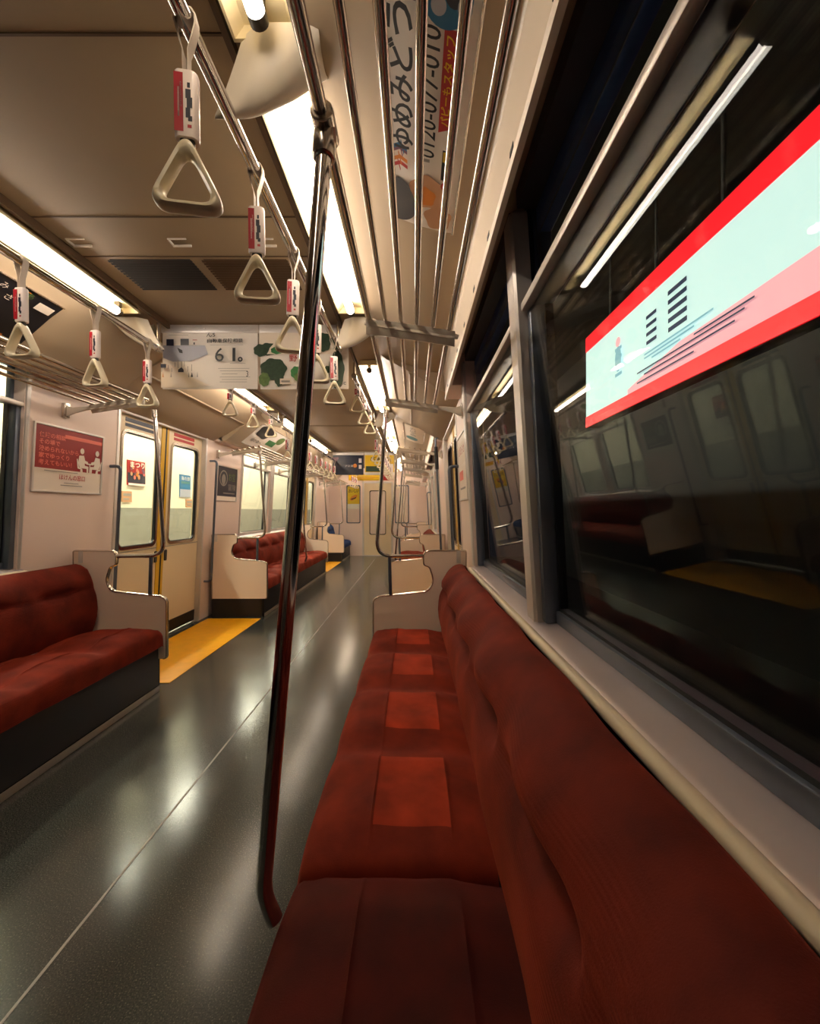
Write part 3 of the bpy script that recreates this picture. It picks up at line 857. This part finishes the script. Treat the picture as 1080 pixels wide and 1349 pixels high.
for s, w in ((1, 'tiny strap handle by the end wall on the tall-pole side'), (-1, 'tiny strap handle by the end wall over the blue seat')):
    for i in range(3):
        strap(pA, (s*.503, 9.6+i*.34, RZ), w, w.replace('tiny strap handle', 'strap handles'), rot=.12*math.sin(i*2.3))

# ------------------------------------------------------------------ ceiling vents and catches
for x0, x1, l in ((-.40, -.05, 'dark louvred ceiling vent on the red-poster side'), (.01, .37, 'bronze louvred ceiling vent beside the strap rail of the tall-pole side')):
    root = thing('ceiling_vent', l, 'ceiling vent', ((x0+x1)/2, 1.92, 2.245))
    off = Matrix.Translation(root.location).inverted()
    m = MB(); m.box(x0, x1, 1.80, 2.04, 2.2438, 2.2452, 'vent_dark' if x0 < 0 else 'vent_bronze'); o = m.build('backing_plate'); o.parent = root; o.matrix_parent_inverse = off
    m = MB()
    for i in range(13):
        y = 1.806+i*.019
        m.add([(x0-.012, y, 2.2437), (x1+.004, y, 2.2437), (x1+.004, y+.009, 2.2397), (x0-.012, y+.009, 2.2397), (x0-.012, y+.011, 2.2437), (x1+.004, y+.011, 2.2437)], [(0, 1, 2, 3), (3, 2, 5, 4), (0, 3, 4), (1, 5, 2), (0, 4, 5, 1)], 'vent_dark' if x0 < 0 else 'vent_bronze')
    o = m.build('louvre_slats'); o.parent = root; o.matrix_parent_inverse = off
for x, l in ((-.43, 'small white ceiling catch beside the left corner of the dark vent'), (-.02, 'small white ceiling catch between the two vents'), (.33, 'small white ceiling catch beside the strap rail')):
    m = MB()
    m.box(x-.045, x+.03, 1.70, 1.706, 2.236, 2.2448, 'bracket_paint'); m.box(x-.045, x-.039, 1.665, 1.70, 2.238, 2.2448, 'bracket_paint'); m.box(x-.045, x+.03, 1.66, 1.665, 2.24, 2.2448, 'bracket_paint')
    tag(m.build('ceiling_catch'), l, 'ceiling catch')

# ------------------------------------------------------------------ hanging posters
def hang(x0, x1, y, z0, z1, label):
    root = thing('hanging_poster', label, 'hanging poster', ((x0+x1)/2, y, z1))
    off = Matrix.Translation(root.location).inverted()
    def put(mb, name, **kw):
        o = mb.build(name, None, **kw); o.parent = root; o.matrix_parent_inverse = off; return o
    m = MB(); m.box(x0, x1, y-.006, y+.006, z1-.035, z1+.012, 'steel')
    m.tube([((x0+x1)/2-.03, y-.009, z1-.012), ((x0+x1)/2-.03, y-.004, z1-.012)], .006, 'label_white', 10)
    put(m, 'clip_bar', bevel=.002)
    m = MB()
    G = []
    for i in range(13):
        x = x0+.006+(x1-x0-.012)*i/12
        G.append([(x, y+.004*math.sin(i*.5)*(z1-z)/.35, z) for z in (z1-.03, (z1+z0)/2, z0)])
    m.sheet(G, lambda p: (p[0], p[1]+.0008, p[2]), 'paper'); put(m, 'sheet')
    w = x1-x0; h = z1-z0
    P = Print(lambda u, v, hh: (x0+u*w, y+.004*math.sin(u*6)*(1-v)-.0012-hh*3, z0+v*h))
    return root, P, off
def finish(root, P, off):
    o = P.mb.build('printing'); o.parent = root; o.matrix_parent_inverse = off
HY = 2.42
root, P, off = hang(-.55, .018, HY, 1.862, 2.225, 'white hanging poster with the black number 61 on car insurance')
P.poly([(.02, .70), (.45, .70), (.48, .56), (.30, .45), (.12, .44), (.02, .5)], 'sky_grey')
P.poly([(.0, .42), (.12, .38), (.3, .2), (.5, .06), (.3, .02), (0, .02)], 'paper_warm')
for a, b, c, d in ((.055, .13, .695, .80), (.20, .285, .70, .805)): P.rect(a, b, c, d, 'poster_navy')
P.rect(.325, .372, .78, .79, 'ink_red'); P.rect(.335, .35, .71, .745, 'ink_black'); P.poly([(.17, .66), (.22, .62), (.225, .57), (.19, .58)], 'ink_black')
P.text('ん5', .47, .56, .83, .90, 'ink_black', bold=.01)
for i, ch in enumerate('自動車保険相談'):
    P.text(ch, .478+i*.054, .525+i*.054, .735, .80, 'ink_black', bold=.012)
P.text('6', .565, .655, .43, .645, 'ink_black'); P.text('1', .745, .775, .43, .645, 'ink_black'); P.text('。', .80, .85, .42, .50, 'ink_black', bold=.02)
for i, (a, b, v) in enumerate(((.72, .88, .39), (.60, .92, .31), (.62, .90, .27), (.64, .80, .22), (.62, .93, .17), (.64, .9, .13), (.62, .9, .09), (.1, .3, .84), (.52, .86, .68))): P.rect(a, b, v, v+.006, 'ink_grey')
for i in range(10):
    a = .03+i*.034+random.uniform(-.005, .005); b = .30+random.uniform(-.06, .05)
    P.rect(a, a+.006, b, b+random.uniform(.06, .14), 'ink_grey')
P.rect(.03, .085, .31, .37, 'poster_navy'); P.poly([(.205, .24), (.205, .28), (.24, .32), (.262, .28), (.262, .24)], 'poster_navy')
for a in (.05, .13, .31, .34, .40): P.poly([(a, .16), (a+.012, .16), (a+.006, .25)], 'poster_orange' if a < .1 else 'ink_grey')
P.poly([(.337, .16), (.352, .23), (.362, .16)], 'ink_black')
P.text('3', .905, .925, .16, .25, 'ink_black')
finish(root, P, off)
root, P, off = hang(.022, .55, HY, 1.862, 2.225, 'white hanging poster printed with dark green broccoli and leaves, behind the pole')
P.rect(.0, .97, .56, .98, 'paper_warm')
for cu, cv, ru, rv, mt in ((.10, .64, .10, .10, 'leaf_dark'), (.02, .62, .08, .1, 'leaf_dark'), (.2, .62, .07, .06, 'leaf_green'), (.16, .32, .145, .17, 'leaf_dark'), (.22, .18, .05, .14, 'leaf_dark'), (.06, .15, .06, .11, 'leaf_olive'), (.41, .26, .06, .1, 'leaf_green'), (.44, .18, .05, .07, 'leaf_olive'), (.86, .3, .085, .29, 'leaf_dark'), (.60, .68, .05, .08, 'leaf_dark'), (.72, .74, .08, .15, 'leaf_dark'), (.76, .30, .035, .06, 'leaf_dark')):
    P.ell(cu, cv, ru, rv, mt, 30, wob=.06, k=7)
P.rect(.235, .36, .07, .16, 'paper_warm'); P.rect(.25, .345, .10, .13, 'ink_grey')
P.text('野', .34, .43, .43, .54, 'ink_red', bold=.01); P.text('愛', .52, .60, .46, .56, 'ink_red', bold=.01)
P.text('C', .94, .965, .055, .10, 'ink_black', bold=.02)
for v in (.60, .5, .42): P.rect(.5, .66, v, v+.01, 'ink_grey')
finish(root, P, off)
FY = 7.5
root, P, off = hang(-.55, .02, FY, 1.80, 2.2, 'dark navy hanging poster high at the far end of the car')
P.rect(.01, .99, .0, .9, 'poster_navy'); P.rect(.03, .2, .6, .8, 'poster_purple')
P.text('ライブ公演', .2, .66, .36, .46, 'label_white'); P.ell(.72, .42, .06, .09, 'poster_orange'); P.rect(.84, .93, .55, .75, 'label_white'); P.rect(.84, .93, .28, .45, 'label_white')
finish(root, P, off)
root, P, off = hang(.03, .58, FY, 1.80, 2.2, 'yellow and white hanging poster high at the far end of the car')
P.rect(.02, .98, .05, .9, 'poster_yellow'); P.rect(.05, .55, .15, .4, 'leaf_dark'); P.rect(.6, .95, .1, .5, 'paper'); P.text('新商品', .2, .8, .62, .82, 'ink_black', bold=.02); P.rect(.02, .98, .05, .12, 'paper')
finish(root, P, off)

# ------------------------------------------------------------------ wall posters in frames
def framed(s, y0, y1, z0, z1, label):
    fn = wall_fn(s)
    root = thing('wall_poster', label, 'poster', (s*XW((z0+z1)/2), (y0+y1)/2, (z0+z1)/2))
    off = Matrix.Translation(root.location).inverted()
    m = MB(fn); m.ring(rrect(y0, y1, z0, z1, .006, 3), rrect(y0+.012, y1-.012, z0+.012, z1-.012, .003, 3), -.012, 0., 'steel')
    o = m.build('poster_frame', bevel=.0015); o.parent = root; o.matrix_parent_inverse = off
    m = MB(fn); m.box(y0+.011, y1-.011, z0+.011, z1-.011, -.006, -.001, 'poster_white')
    o = m.build('sheet'); o.parent = root; o.matrix_parent_inverse = off
    a, b, c, d = y0+.012, y1-.012, z0+.012, z1-.012
    if s < 0: P = Print(lambda u, v, h: fn(a+u*(b-a), c+v*(d-c), -.006-h*1.2))     # reads towards +Y on this side
    else: P = Print(lambda u, v, h: fn(b-u*(b-a), c+v*(d-c), -.006-h*1.2))
    return root, P, off
root, P, off = framed(-1, 2.355, 2.885, 1.26, 1.665, 'red and white insurance poster with two seated white figures, in a steel wall frame')
P.rect(0, 1, .345, 1, 'poster_red'); P.rect(.4, 1, .86, .92, 'poster_red_light')
for i, l in enumerate(('保険の相談', 'その場で', '決められないから', '家でゆっくり', '考えてもいい！')):
    w = (.36, .28, .56, .42, .46)[i]
    P.text(l, .05, .05+w, .815-i*.105, .90-i*.105, 'poster_red_light', bold=.02)
def fig(cx, d):
    k_ = lambda x: cx+d*x
    P.ell(k_(0), .70, .032, .05, 'poster_white')
    P.poly([(k_(-.045), .62), (k_(.03), .63), (k_(.05), .55), (k_(.10), .53), (k_(.10), .49), (k_(.045), .50), (k_(.05), .46), (k_(.11), .45), (k_(.11), .33), (k_(.085), .33), (k_(.08), .41), (k_(-.03), .41), (k_(-.06), .5)], 'poster_white')
    P.poly([(k_(-.085), .56), (k_(-.07), .56), (k_(-.045), .42), (k_(.01), .40), (k_(.02), .34), (k_(-.02), .34), (k_(-.02), .39), (k_(-.065), .40)], 'poster_white')
fig(.665, 1); fig(.915, -1)
P.rect(.735, .855, .485, .505, 'poster_white'); P.rect(.785, .80, .33, .49, 'poster_white')
P.text('ほけんの窓口', .33, .72, .185, .275, 'ink_red', bold=.01)
for a, b, v in ((.12, .6, .305), (.4, .62, .13), (.35, .68, .09)): P.rect(a, b, v, v+.012, 'ink_grey')
finish(root, P, off)
root, P, off = framed(-1, 4.56, 5.08, 1.26, 1.665, 'dark navy poster framed on the wall past the door opposite')
P.rect(0, 1, .12, 1, 'poster_navy'); P.ell(.3, .66, .2, .24, 'ink_grey'); P.ell(.3, .66, .17, .2, 'poster_navy'); P.ell(.3, .62, .1, .16, 'ink_grey')
P.text('お宝', .55, .9, .6, .85, 'leaf_olive'); P.text('冒険', .55, .95, .3, .5, 'ink_grey'); P.rect(.3, .9, .2, .23, 'ink_grey')
finish(root, P, off)
root, P, off = framed(1, 2.53, 2.99, 1.22, 1.66, 'pale poster framed on the wall beyond the nearest bench panel')
P.rect(.1, .9, .55, .9, 'paper_warm'); P.rect(.15, .6, .3, .45, 'poster_red_light'); P.rect(.2, .8, .15, .18, 'ink_grey'); P.text('お知らせ', .15, .85, .7, .85, 'ink_red')
finish(root, P, off)

# ------------------------------------------------------------------ cove posters
def cove_point(s, x, off=0.):
    e = .002; z = cove_pt(x, s); dz = (cove_pt(x+e, s)-cove_pt(x-e, s))/(2*e); n = Vector((dz, 0, -1)).normalized()
    return (s*(x+n.x*off), z+n.z*off)
def cove_poster(s, y0, y1, x0, x1, label, paper):
    root = thing('cove_poster', label, 'cove poster', (s*(x0+x1)/2, (y0+y1)/2, 2.06))
    off = Matrix.Translation(root.location).inverted()
    # arc length mapping across the cove
    N = 40; xs = [x0+(x1-x0)*i/N for i in range(N+1)]; L = [0]
    for i in range(N): L.append(L[-1]+math.hypot(xs[i+1]-xs[i], cove_pt(xs[i+1], s)-cove_pt(xs[i], s)))
    def xat(v):      # v = 0 lower edge, 1 upper edge
        t = (1-v)*L[-1]
        for i in range(N):
            if L[i+1] >= t-1e-9: return xs[i]+(xs[i+1]-xs[i])*(t-L[i])/(L[i+1]-L[i])
        return x1
    def fn(u, v, h):
        v = max(0., min(1., v)); x = xat(v); p = cove_point(s, x, .004+h*1.5)
        y = (y1-u*(y1-y0)) if s > 0 else (y0+u*(y1-y0))
        return (p[0], y, p[1])
    m = MB(); G = [[fn(u/6, v/16, -.001) for v in range(17)] for u in range(7)]
    m.sheet(G, lambda p: (p[0]+s*.0006, p[1], p[2]+.0006), paper); o = m.build('sheet'); o.parent = root; o.matrix_parent_inverse = off
    # steel lips along both edges
    m = MB()
    for v in (.0, 1.):
        a = fn(0, v, .001); b = fn(1, v, .001); m.tube([a, b], .004, 'rack_metal', 8)
    o = m.build('edge_strip'); o.parent = root; o.matrix_parent_inverse = off
    return root, Print(fn), off
root, P, off = cove_poster(1, .36, 1.39, .85, 1.055, 'white curved poster with brush writing and a phone number, overhead above the luggage rack bars', 'paper')
# u runs from the far end (Y 1.39) to the near end; v from the wall side up to the lamp side
def U(y): return (1.39-y)/1.03
P.ell(U(1.30), .86, .085, .30, 'soffit', 30)
P.ell(U(1.235), .42, .06, .25, 'skin_tan', 26, wob=.08); P.ell(U(1.33), .25, .05, .2, 'skin_tan', 26, wob=.1); P.ell(U(1.25), .45, .035, .15, 'poster_orange', 20, wob=.1)
for i, (c, a) in enumerate((('ink_red', .0), ('poster_orange', .02), ('poster_purple', .05), ('poster_blue', .06))):
    P.stroke([(U(1.17-a), .90), (U(1.155-a), .80), (U(1.165-a), .70)], .012, c)
    P.stroke([(U(1.18-a), .80-.02*i), (U(1.14-a), .84-.02*i)], .010, c)
for i, ch in enumerate('ゆめみどう'):
    P.text(ch, U(1.105-i*.066), U(1.105-i*.066)+.058, .615, .88, 'ink_black', shear=-.1, bold=.02)
P.rect(U(.772), U(.70), .80, .97, 'poster_dark'); P.text('王', U(.768), U(.72), .83, .95, 'poster_white', bold=.03)
P.rect(U(.772), U(.70), .52, .78, 'poster_purple'); P.ell(U(.735), .66, .02, .1, 'poster_red_light')
P.text('0120-077-010', U(1.10), U(.80), .345, .53, 'ink_black', shear=.1, bold=.006)
P.rect(U(1.115), U(1.105), .40, .50, 'ink_grey')
P.poly([(U(1.00), .12), (U(1.02), .315), (U(.80), .315), (U(.80), .10)], 'ink_red')
P.text('パピーもスタッフ', U(1.0), U(.81), .20, .30, 'poster_yellow', bold=.02); P.rect(U(.99), U(.82), .14, .16, 'poster_red_light')
P.ell(U(.75), .31, .05, .22, 'poster_blue', 30); P.ell(U(.765), .38, .016, .07, 'sky_grey', 16); P.ell(U(.735), .24, .03, .1, 'poster_navy', 16); P.ell(U(.76), .15, .02, .06, 'sky_grey', 14)
P.rect(U(.62), U(.40), .30, .36, 'ink_grey'); P.rect(U(.62), U(.45), .20, .24, 'ink_grey'); P.ell(U(.52), .70, .07, .2, 'poster_teal', 26)
P.ell(U(.68), .16, .03, .16, 'skin_tan', 20, wob=.1); P.ell(U(.69), .14, .006, .03, 'ink_black'); P.ell(U(.66), .12, .006, .03, 'ink_black')
P.rect(U(1.155), U(1.06), .17, .24, 'ink_black'); P.rect(U(1.095), U(1.064), .18, .23, 'poster_yellow'); P.ell(U(1.175), .17, .014, .06, 'ink_red')
finish(root, P, off)
root, P, off = cove_poster(-1, .9, 2.04, .80, 1.03, 'dark curved poster with white writing above the rack on the red-poster side', 'poster_dark')
for i in range(26):
    u = random.uniform(.3, .93); v = random.uniform(.12, .9); P.text(random.choice('あえるさのみなこと'), u, u+.028, v, v+.10, random.choice(('poster_white', 'leaf_olive', 'poster_orange')))
P.rect(.90, .97, .76, .9, 'poster_white'); P.rect(.3, .98, .02, .10, 'poster_white'); P.rect(.5, .9, .1, .13, 'poster_orange')
finish(root, P, off)
root, P, off = cove_poster(-1, 4.75, 5.8, .80, 1.06, 'white and green curved poster above the far luggage rack', 'paper')
P.ell(.25, .75, .2, .3, 'poster_dark', wob=.1); P.rect(.5, .75, .3, .55, 'leaf_green'); P.text('緑の森へ', .1, .4, .2, .35, 'ink_black'); P.ell(.8, .7, .1, .2, 'leaf_olive')
finish(root, P, off)
root, P, off = cove_poster(1, 4.75, 5.8, .80, 1.06, 'pale curved poster above the rack on the near side, beyond the first doors', 'paper_warm')
P.ell(.25, .6, .12, .3, 'poster_teal'); P.text('旅へ行こう', .45, .9, .4, .7, 'ink_black')
finish(root, P, off)

# ------------------------------------------------------------------ grab bars beside the doors
def grab(s, y, z0, z1, label, sleeve=False):
    root = thing('grab_bar', label, 'grab bar', (s*1.18, y, z0))
    off = Matrix.Translation(root.location).inverted()
    x = lambda z: XW(z)-.075
    m = MB(); P = fillet([(s*(XW(z1)+.0), y, z1), (s*x(z1), y, z1), (s*x(z0), y, z0), (s*XW(z0), y, z0)], .04, 6)
    m.tube(P, .0115, 'dark_steel', 12); o = m.build('bar', angle=60); o.parent = root; o.matrix_parent_inverse = off
    if sleeve:
        m = MB(); m.tube([(s*x(z1-.10), y, z1-.10), (s*x(z1-.34), y, z1-.34)], .02, 'black_plastic', 14); o = m.build('grip_sleeve', angle=60); o.parent = root; o.matrix_parent_inverse = off
grab(-1, 2.97, .47, 1.47, 'dark steel grab bar beside the red insurance poster')
grab(-1, 4.40, .40, 1.68, 'tall steel grab bar on the far side of the nearer door opposite')
grab(1, 2.98, .45, 1.47, 'dark steel grab bar on the wall beyond the nearest bench panel')
grab(1, 4.40, .40, 1.93, 'tall dark grab bar with a thick black sleeve on the near-side wall', True)
grab(-1, 7.83, .45, 1.5, 'steel grab bar at the farther door opposite'); grab(1, 7.83, .45, 1.5, 'steel grab bar at the farther near-side door')

# ------------------------------------------------------------------ end wall: door, windows, sign
root = bpy.data.objects.new('door_5', None); COL.objects.link(root); struct(root)
fe = lambda a, b, d: (a, Y_END+d, b)
m = MB(fe); m.ring(rrect(-.39, .39, .0, 1.9, .004), rrect(-.35, .35, .02, 1.86, .004), -.02, .05, 'steel'); m.build('door_frame', root)
m = MB(fe); m.ring(rrect(-.35, .35, .02, 1.86, .004), rrect(-.2, .2, .55, 1.66, .04), .0, .035, 'door_paint'); lf = m.build('door_leaf', root)
m = MB(fe); m.ring(rrect(-.212, .212, .538, 1.672, .05), rrect(-.195, .195, .555, 1.655, .04), -.006, .04, 'rubber'); m.build('gasket', lf)
m = MB(fe); m.plate(rrect(-.2, .2, .55, 1.66, .04), .012, .018, 'glass'); m.build('pane', lf)
m = MB(); m.tube([(.27, Y_END-.045, .85), (.27, Y_END-.045, 1.05)], .01, 'steel', 10); m.box(.262, .278, Y_END-.045, Y_END, .86, .875, 'steel'); m.box(.262, .278, Y_END-.045, Y_END, 1.03, 1.045, 'steel'); m.build('door_handle', lf)
for i, (a, b) in enumerate(((-.79, -.45), (.45, .79))):
    root = bpy.data.objects.new('window_%d' % (wn+i), None); COL.objects.link(root); struct(root)
    m = MB(fe); m.ring(rrect(a-.01, b+.01, .83, 1.81, .04), rrect(a+.015, b-.015, .855, 1.785, .03), -.012, .04, 'dark_steel'); m.build('window_frame', root)
    m = MB(fe); m.plate(rrect(a, b, .84, 1.80, .03), .012, .018, 'glass'); m.build('pane', root)
m = MB(fe); m.box(-.78, -.46, 1.2, 1.78, .024, .028, 'poster_yellow')
o = tag(m.build('window_poster'), 'yellow and orange poster in the end wall window beside the end door', 'poster')
P = Print(lambda u, v, h: (-.78+u*.32, Y_END+.024-h*2, 1.2+v*.58)); P.rect(0, 1, 0, .22, 'paper'); P.ell(.5, .5, .3, .1, 'poster_orange', rot=.3); P.text('おいしい', .1, .9, .72, .88, 'ink_black', bold=.02); P.stroke([(.3, .42), (.7, .5)], .05, 'ink_black'); P.build('printing', o)
m = MB(fe); m.box(-.74, .14, 1.93, 2.09, -.02, 0, 'poster_yellow'); m.box(.14, .30, 1.93, 2.09, -.02, 0, 'ink_red')
o = tag(m.build('route_sign', bevel=.002), 'long yellow and red sign board above the end door', 'sign')
P = Print(lambda u, v, h: (-.74+u*1.04, Y_END-.02-h*2, 1.93+v*.16)); P.rect(.05, .75, .45, .52, 'poster_orange'); P.rect(.05, .6, .25, .3, 'poster_orange'); P.build('printing', o)
# next car, seen through the end door glass
for nm, a in (('wall_next_car', (-1.2, 1.2, 13.2, 13.25, 0, 2.3)), ('floor_next_car', (-1.2, 1.2, 10.9, 13.2, -.05, 0)), ('wall_next_car_left', (-1.32, -1.27, 10.9, 13.25, 0, 2.3)), ('wall_next_car_right', (1.27, 1.32, 10.9, 13.25, 0, 2.3)), ('ceiling_next_car', (-1.2, 1.2, 10.9, 13.25, 2.236, 2.35))):
    m = MB(); m.box(*a, 'floor_vinyl' if 'floor' in nm else 'wall_laminate'); struct(m.build(nm))
bench(1, 11.2, 13.1, [(13.1, 4)], 'red velvet bench seat glimpsed in the next car through the end door glass')
lamp(1, 11.3, 12.6, 'ceiling lamp of the next car, beyond the end door, tall-pole side')
lamp(-1, 11.0, 12.3, 'ceiling lamp of the next car, beyond the end door, red-poster side')

# ------------------------------------------------------------------ the platform beyond the red-poster side windows
m = MB(); m.box(-3.75, -3.6, -1.5, 26, 1.2, 3.6, 'platform_white'); m.box(-3.75, -3.58, -1.5, 26, -.3, 1.2, 'platform_grey')
struct(m.build('wall_platform'))
m = MB(); m.box(-3.6, -1.48, -1.5, 26, -.25, -.05, 'platform_floor'); struct(m.build('floor_platform'))
m = MB(); m.box(-3.75, -1.6, -1.5, 26, 3.5, 3.6, 'platform_white'); struct(m.build('ceiling_platform'))
for i, y in enumerate((2.6, 4.6, 6.6, 8.6, 10.6, 13., 15.5, 18.)):
    m = MB(); m.box(-2.75, -2.6, y-.7, y+.7, 3.42, 3.5, 'platform_glow'); tag(m.build('platform_lamp'), 'bright ceiling lamp of the platform beyond the red-poster side windows', 'platform lamp', 'platform ceiling lamps')
def plat_sheet(y0, y1, z0, z1, m0, label, draw):
    m = MB(); m.box(-3.60, -3.585, y0, y1, z0, z1, m0); o = tag(m.build('platform_poster'), label, 'poster')
    P = Print(lambda u, v, h: (-3.585+h*3, y0+u*(y1-y0), z0+v*(z1-z0))); draw(P); P.build('printing', o)
def d1(P):
    P.rect(0, 1, .1, .5, 'poster_navy')
    for i in range(14): P.ell(random.uniform(.08, .92), random.uniform(.3, .75), .06, .08, random.choice(('poster_red_light', 'poster_orange', 'skin_tan', 'poster_purple')))
    P.text('まつり', .1, .9, .72, .95, 'poster_white', bold=.02); P.rect(0, 1, 0, .08, 'paper')
def d2(P): P.rect(.0, 1, 0, .35, 'sky_grey'); P.rect(.1, .9, .6, .7, 'poster_teal'); P.text('海の旅', .1, .9, .75, .92, 'paper')
def d3(P): P.rect(.1, .9, .55, .8, 'ink_grey'); P.rect(.1, .7, .2, .35, 'ink_grey')
plat_sheet(6.52, 6.95, 1.56, 1.96, 'poster_red', 'red and navy crowd poster on the platform wall, seen through the door glass', d1)
plat_sheet(7.98, 8.36, 1.42, 1.86, 'poster_blue', 'blue poster on the platform wall, seen through the far door leaf', d2)
plat_sheet(6.40, 6.62, 1.29, 1.46, 'skin_tan', 'small brown notice below the crowd poster on the platform wall', d3)
plat_sheet(8.20, 8.45, 1.22, 1.38, 'skin_tan', 'small brown notice below the blue poster on the platform wall', d3)

# ------------------------------------------------------------------ the dark side: platform sign, lamp and wall in the night
SX = CX+1.7
root = thing('platform_sign', 'large lit white sign with red borders hanging outside the nearest windows', 'sign', (SX, 2.2, 2.01))
off = Matrix.Translation(root.location).inverted()
def put(mb, name, **kw):
    o = mb.build(name, None, **kw); o.parent = root; o.matrix_parent_inverse = off; return o
z0, z1, ya, yb = 1.97, 2.845, .9, 4.08
m = MB(); m.box(SX+.004, SX+.12, ya, yb, z0, z1, 'night_wall'); put(m, 'sign_box', bevel=.004)
m = MB(); m.box(SX-.001, SX+.006, ya, yb, z0, z1, 'sign_face'); put(m, 'lit_face')
m = MB(); m.box(SX-.006, SX+.005, ya, yb, z1-.14, z1+.002, 'sign_red'); put(m, 'red_border')
m = MB(); m.box(SX-.006, SX+.005, ya, yb, z0-.002, z0+.10, 'sign_red'); put(m, 'red_border')
P = Print(lambda u, v, h: (SX-.001-h*2, yb-u*(yb-ya), z0+v*(z1-z0)))
P.poly([(.25, .10), (.25, .16), (.45, .30), (1, .36), (1, .10)], 'sign_pink')
for i in range(5): P.rect(.415, .475, .42+i*.07, .455+i*.07, 'sign_ink')
for i in range(4): P.rect(.335, .375, .44+i*.07, .47+i*.07, 'sign_ink')
for i in range(4): P.rect(.19, .225, .34+i*.08, .37+i*.08, 'sign_faint')
P.ell(.207, .50, .016, .12, 'sign_faint'); P.ell(.207, .66, .012, .045, 'sign_pink')
for a, b, v in ((.33, .55, .36), (.33, .5, .33), (.36, .46, .30)): P.rect(a, b, v, v+.014, 'sign_faint')
for a, b, v in ((.3, .62, .24), (.33, .6, .20), (.3, .5, .155), (.5, .64, .27)): P.rect(a, b, v, v+.012, 'sign_ink')
o = P.mb.build('printing'); o.parent = root; o.matrix_parent_inverse = off
for y in (3.7, 3.0, 2.35, 1.75):
    m = MB(); m.tube([(SX+.06, y, z1), (SX+.06, y, 3.4)], .012, 'night_wall', 8); put(m, 'hanger_rod')
m = MB(); m.box(4.6, 4.75, -3, 14, -.5, 4.6, 'night_wall'); struct(m.build('wall_night_platform'))
m = MB(); m.box(1.5, 4.6, -3, 14, -.5, -.4, 'night_wall'); struct(m.build('floor_night_platform'))
m = MB(); m.box(1.5, 4.75, -3, 14, 4.5, 4.6, 'night_wall'); struct(m.build('ceiling_night_platform'))

# ------------------------------------------------------------------ world, camera
w = bpy.data.worlds.new('world'); S.world = w; w.use_nodes = True
w.node_tree.nodes['Background'].inputs[0].default_value = (.01, .014, .022, 1); w.node_tree.nodes['Background'].inputs[1].default_value = .25
cam = bpy.data.cameras.new('camera'); co = bpy.data.objects.new('camera', cam); COL.objects.link(co)
co.location = (CX, 0, H0); co.rotation_euler = (PI/2, 0, 0)
cam.lens = F/1349*36; cam.sensor_width = 36; cam.sensor_fit = 'AUTO'
cam.shift_x = -5/1349; cam.shift_y = -1.5/1349; cam.clip_start = .02
S.camera = co
S.view_settings.view_transform = 'Standard'; S.view_settings.look = 'None'; S.view_settings.gamma = 1
S.view_settings.use_curve_mapping = False
S.view_settings.exposure = .28
S.cycles.max_bounces = 8; S.cycles.diffuse_bounces = 4; S.cycles.glossy_bounces = 5; S.cycles.transparent_max_bounces = 16
S.cycles.use_denoising = True
S.cycles.sample_clamp_indirect = 8
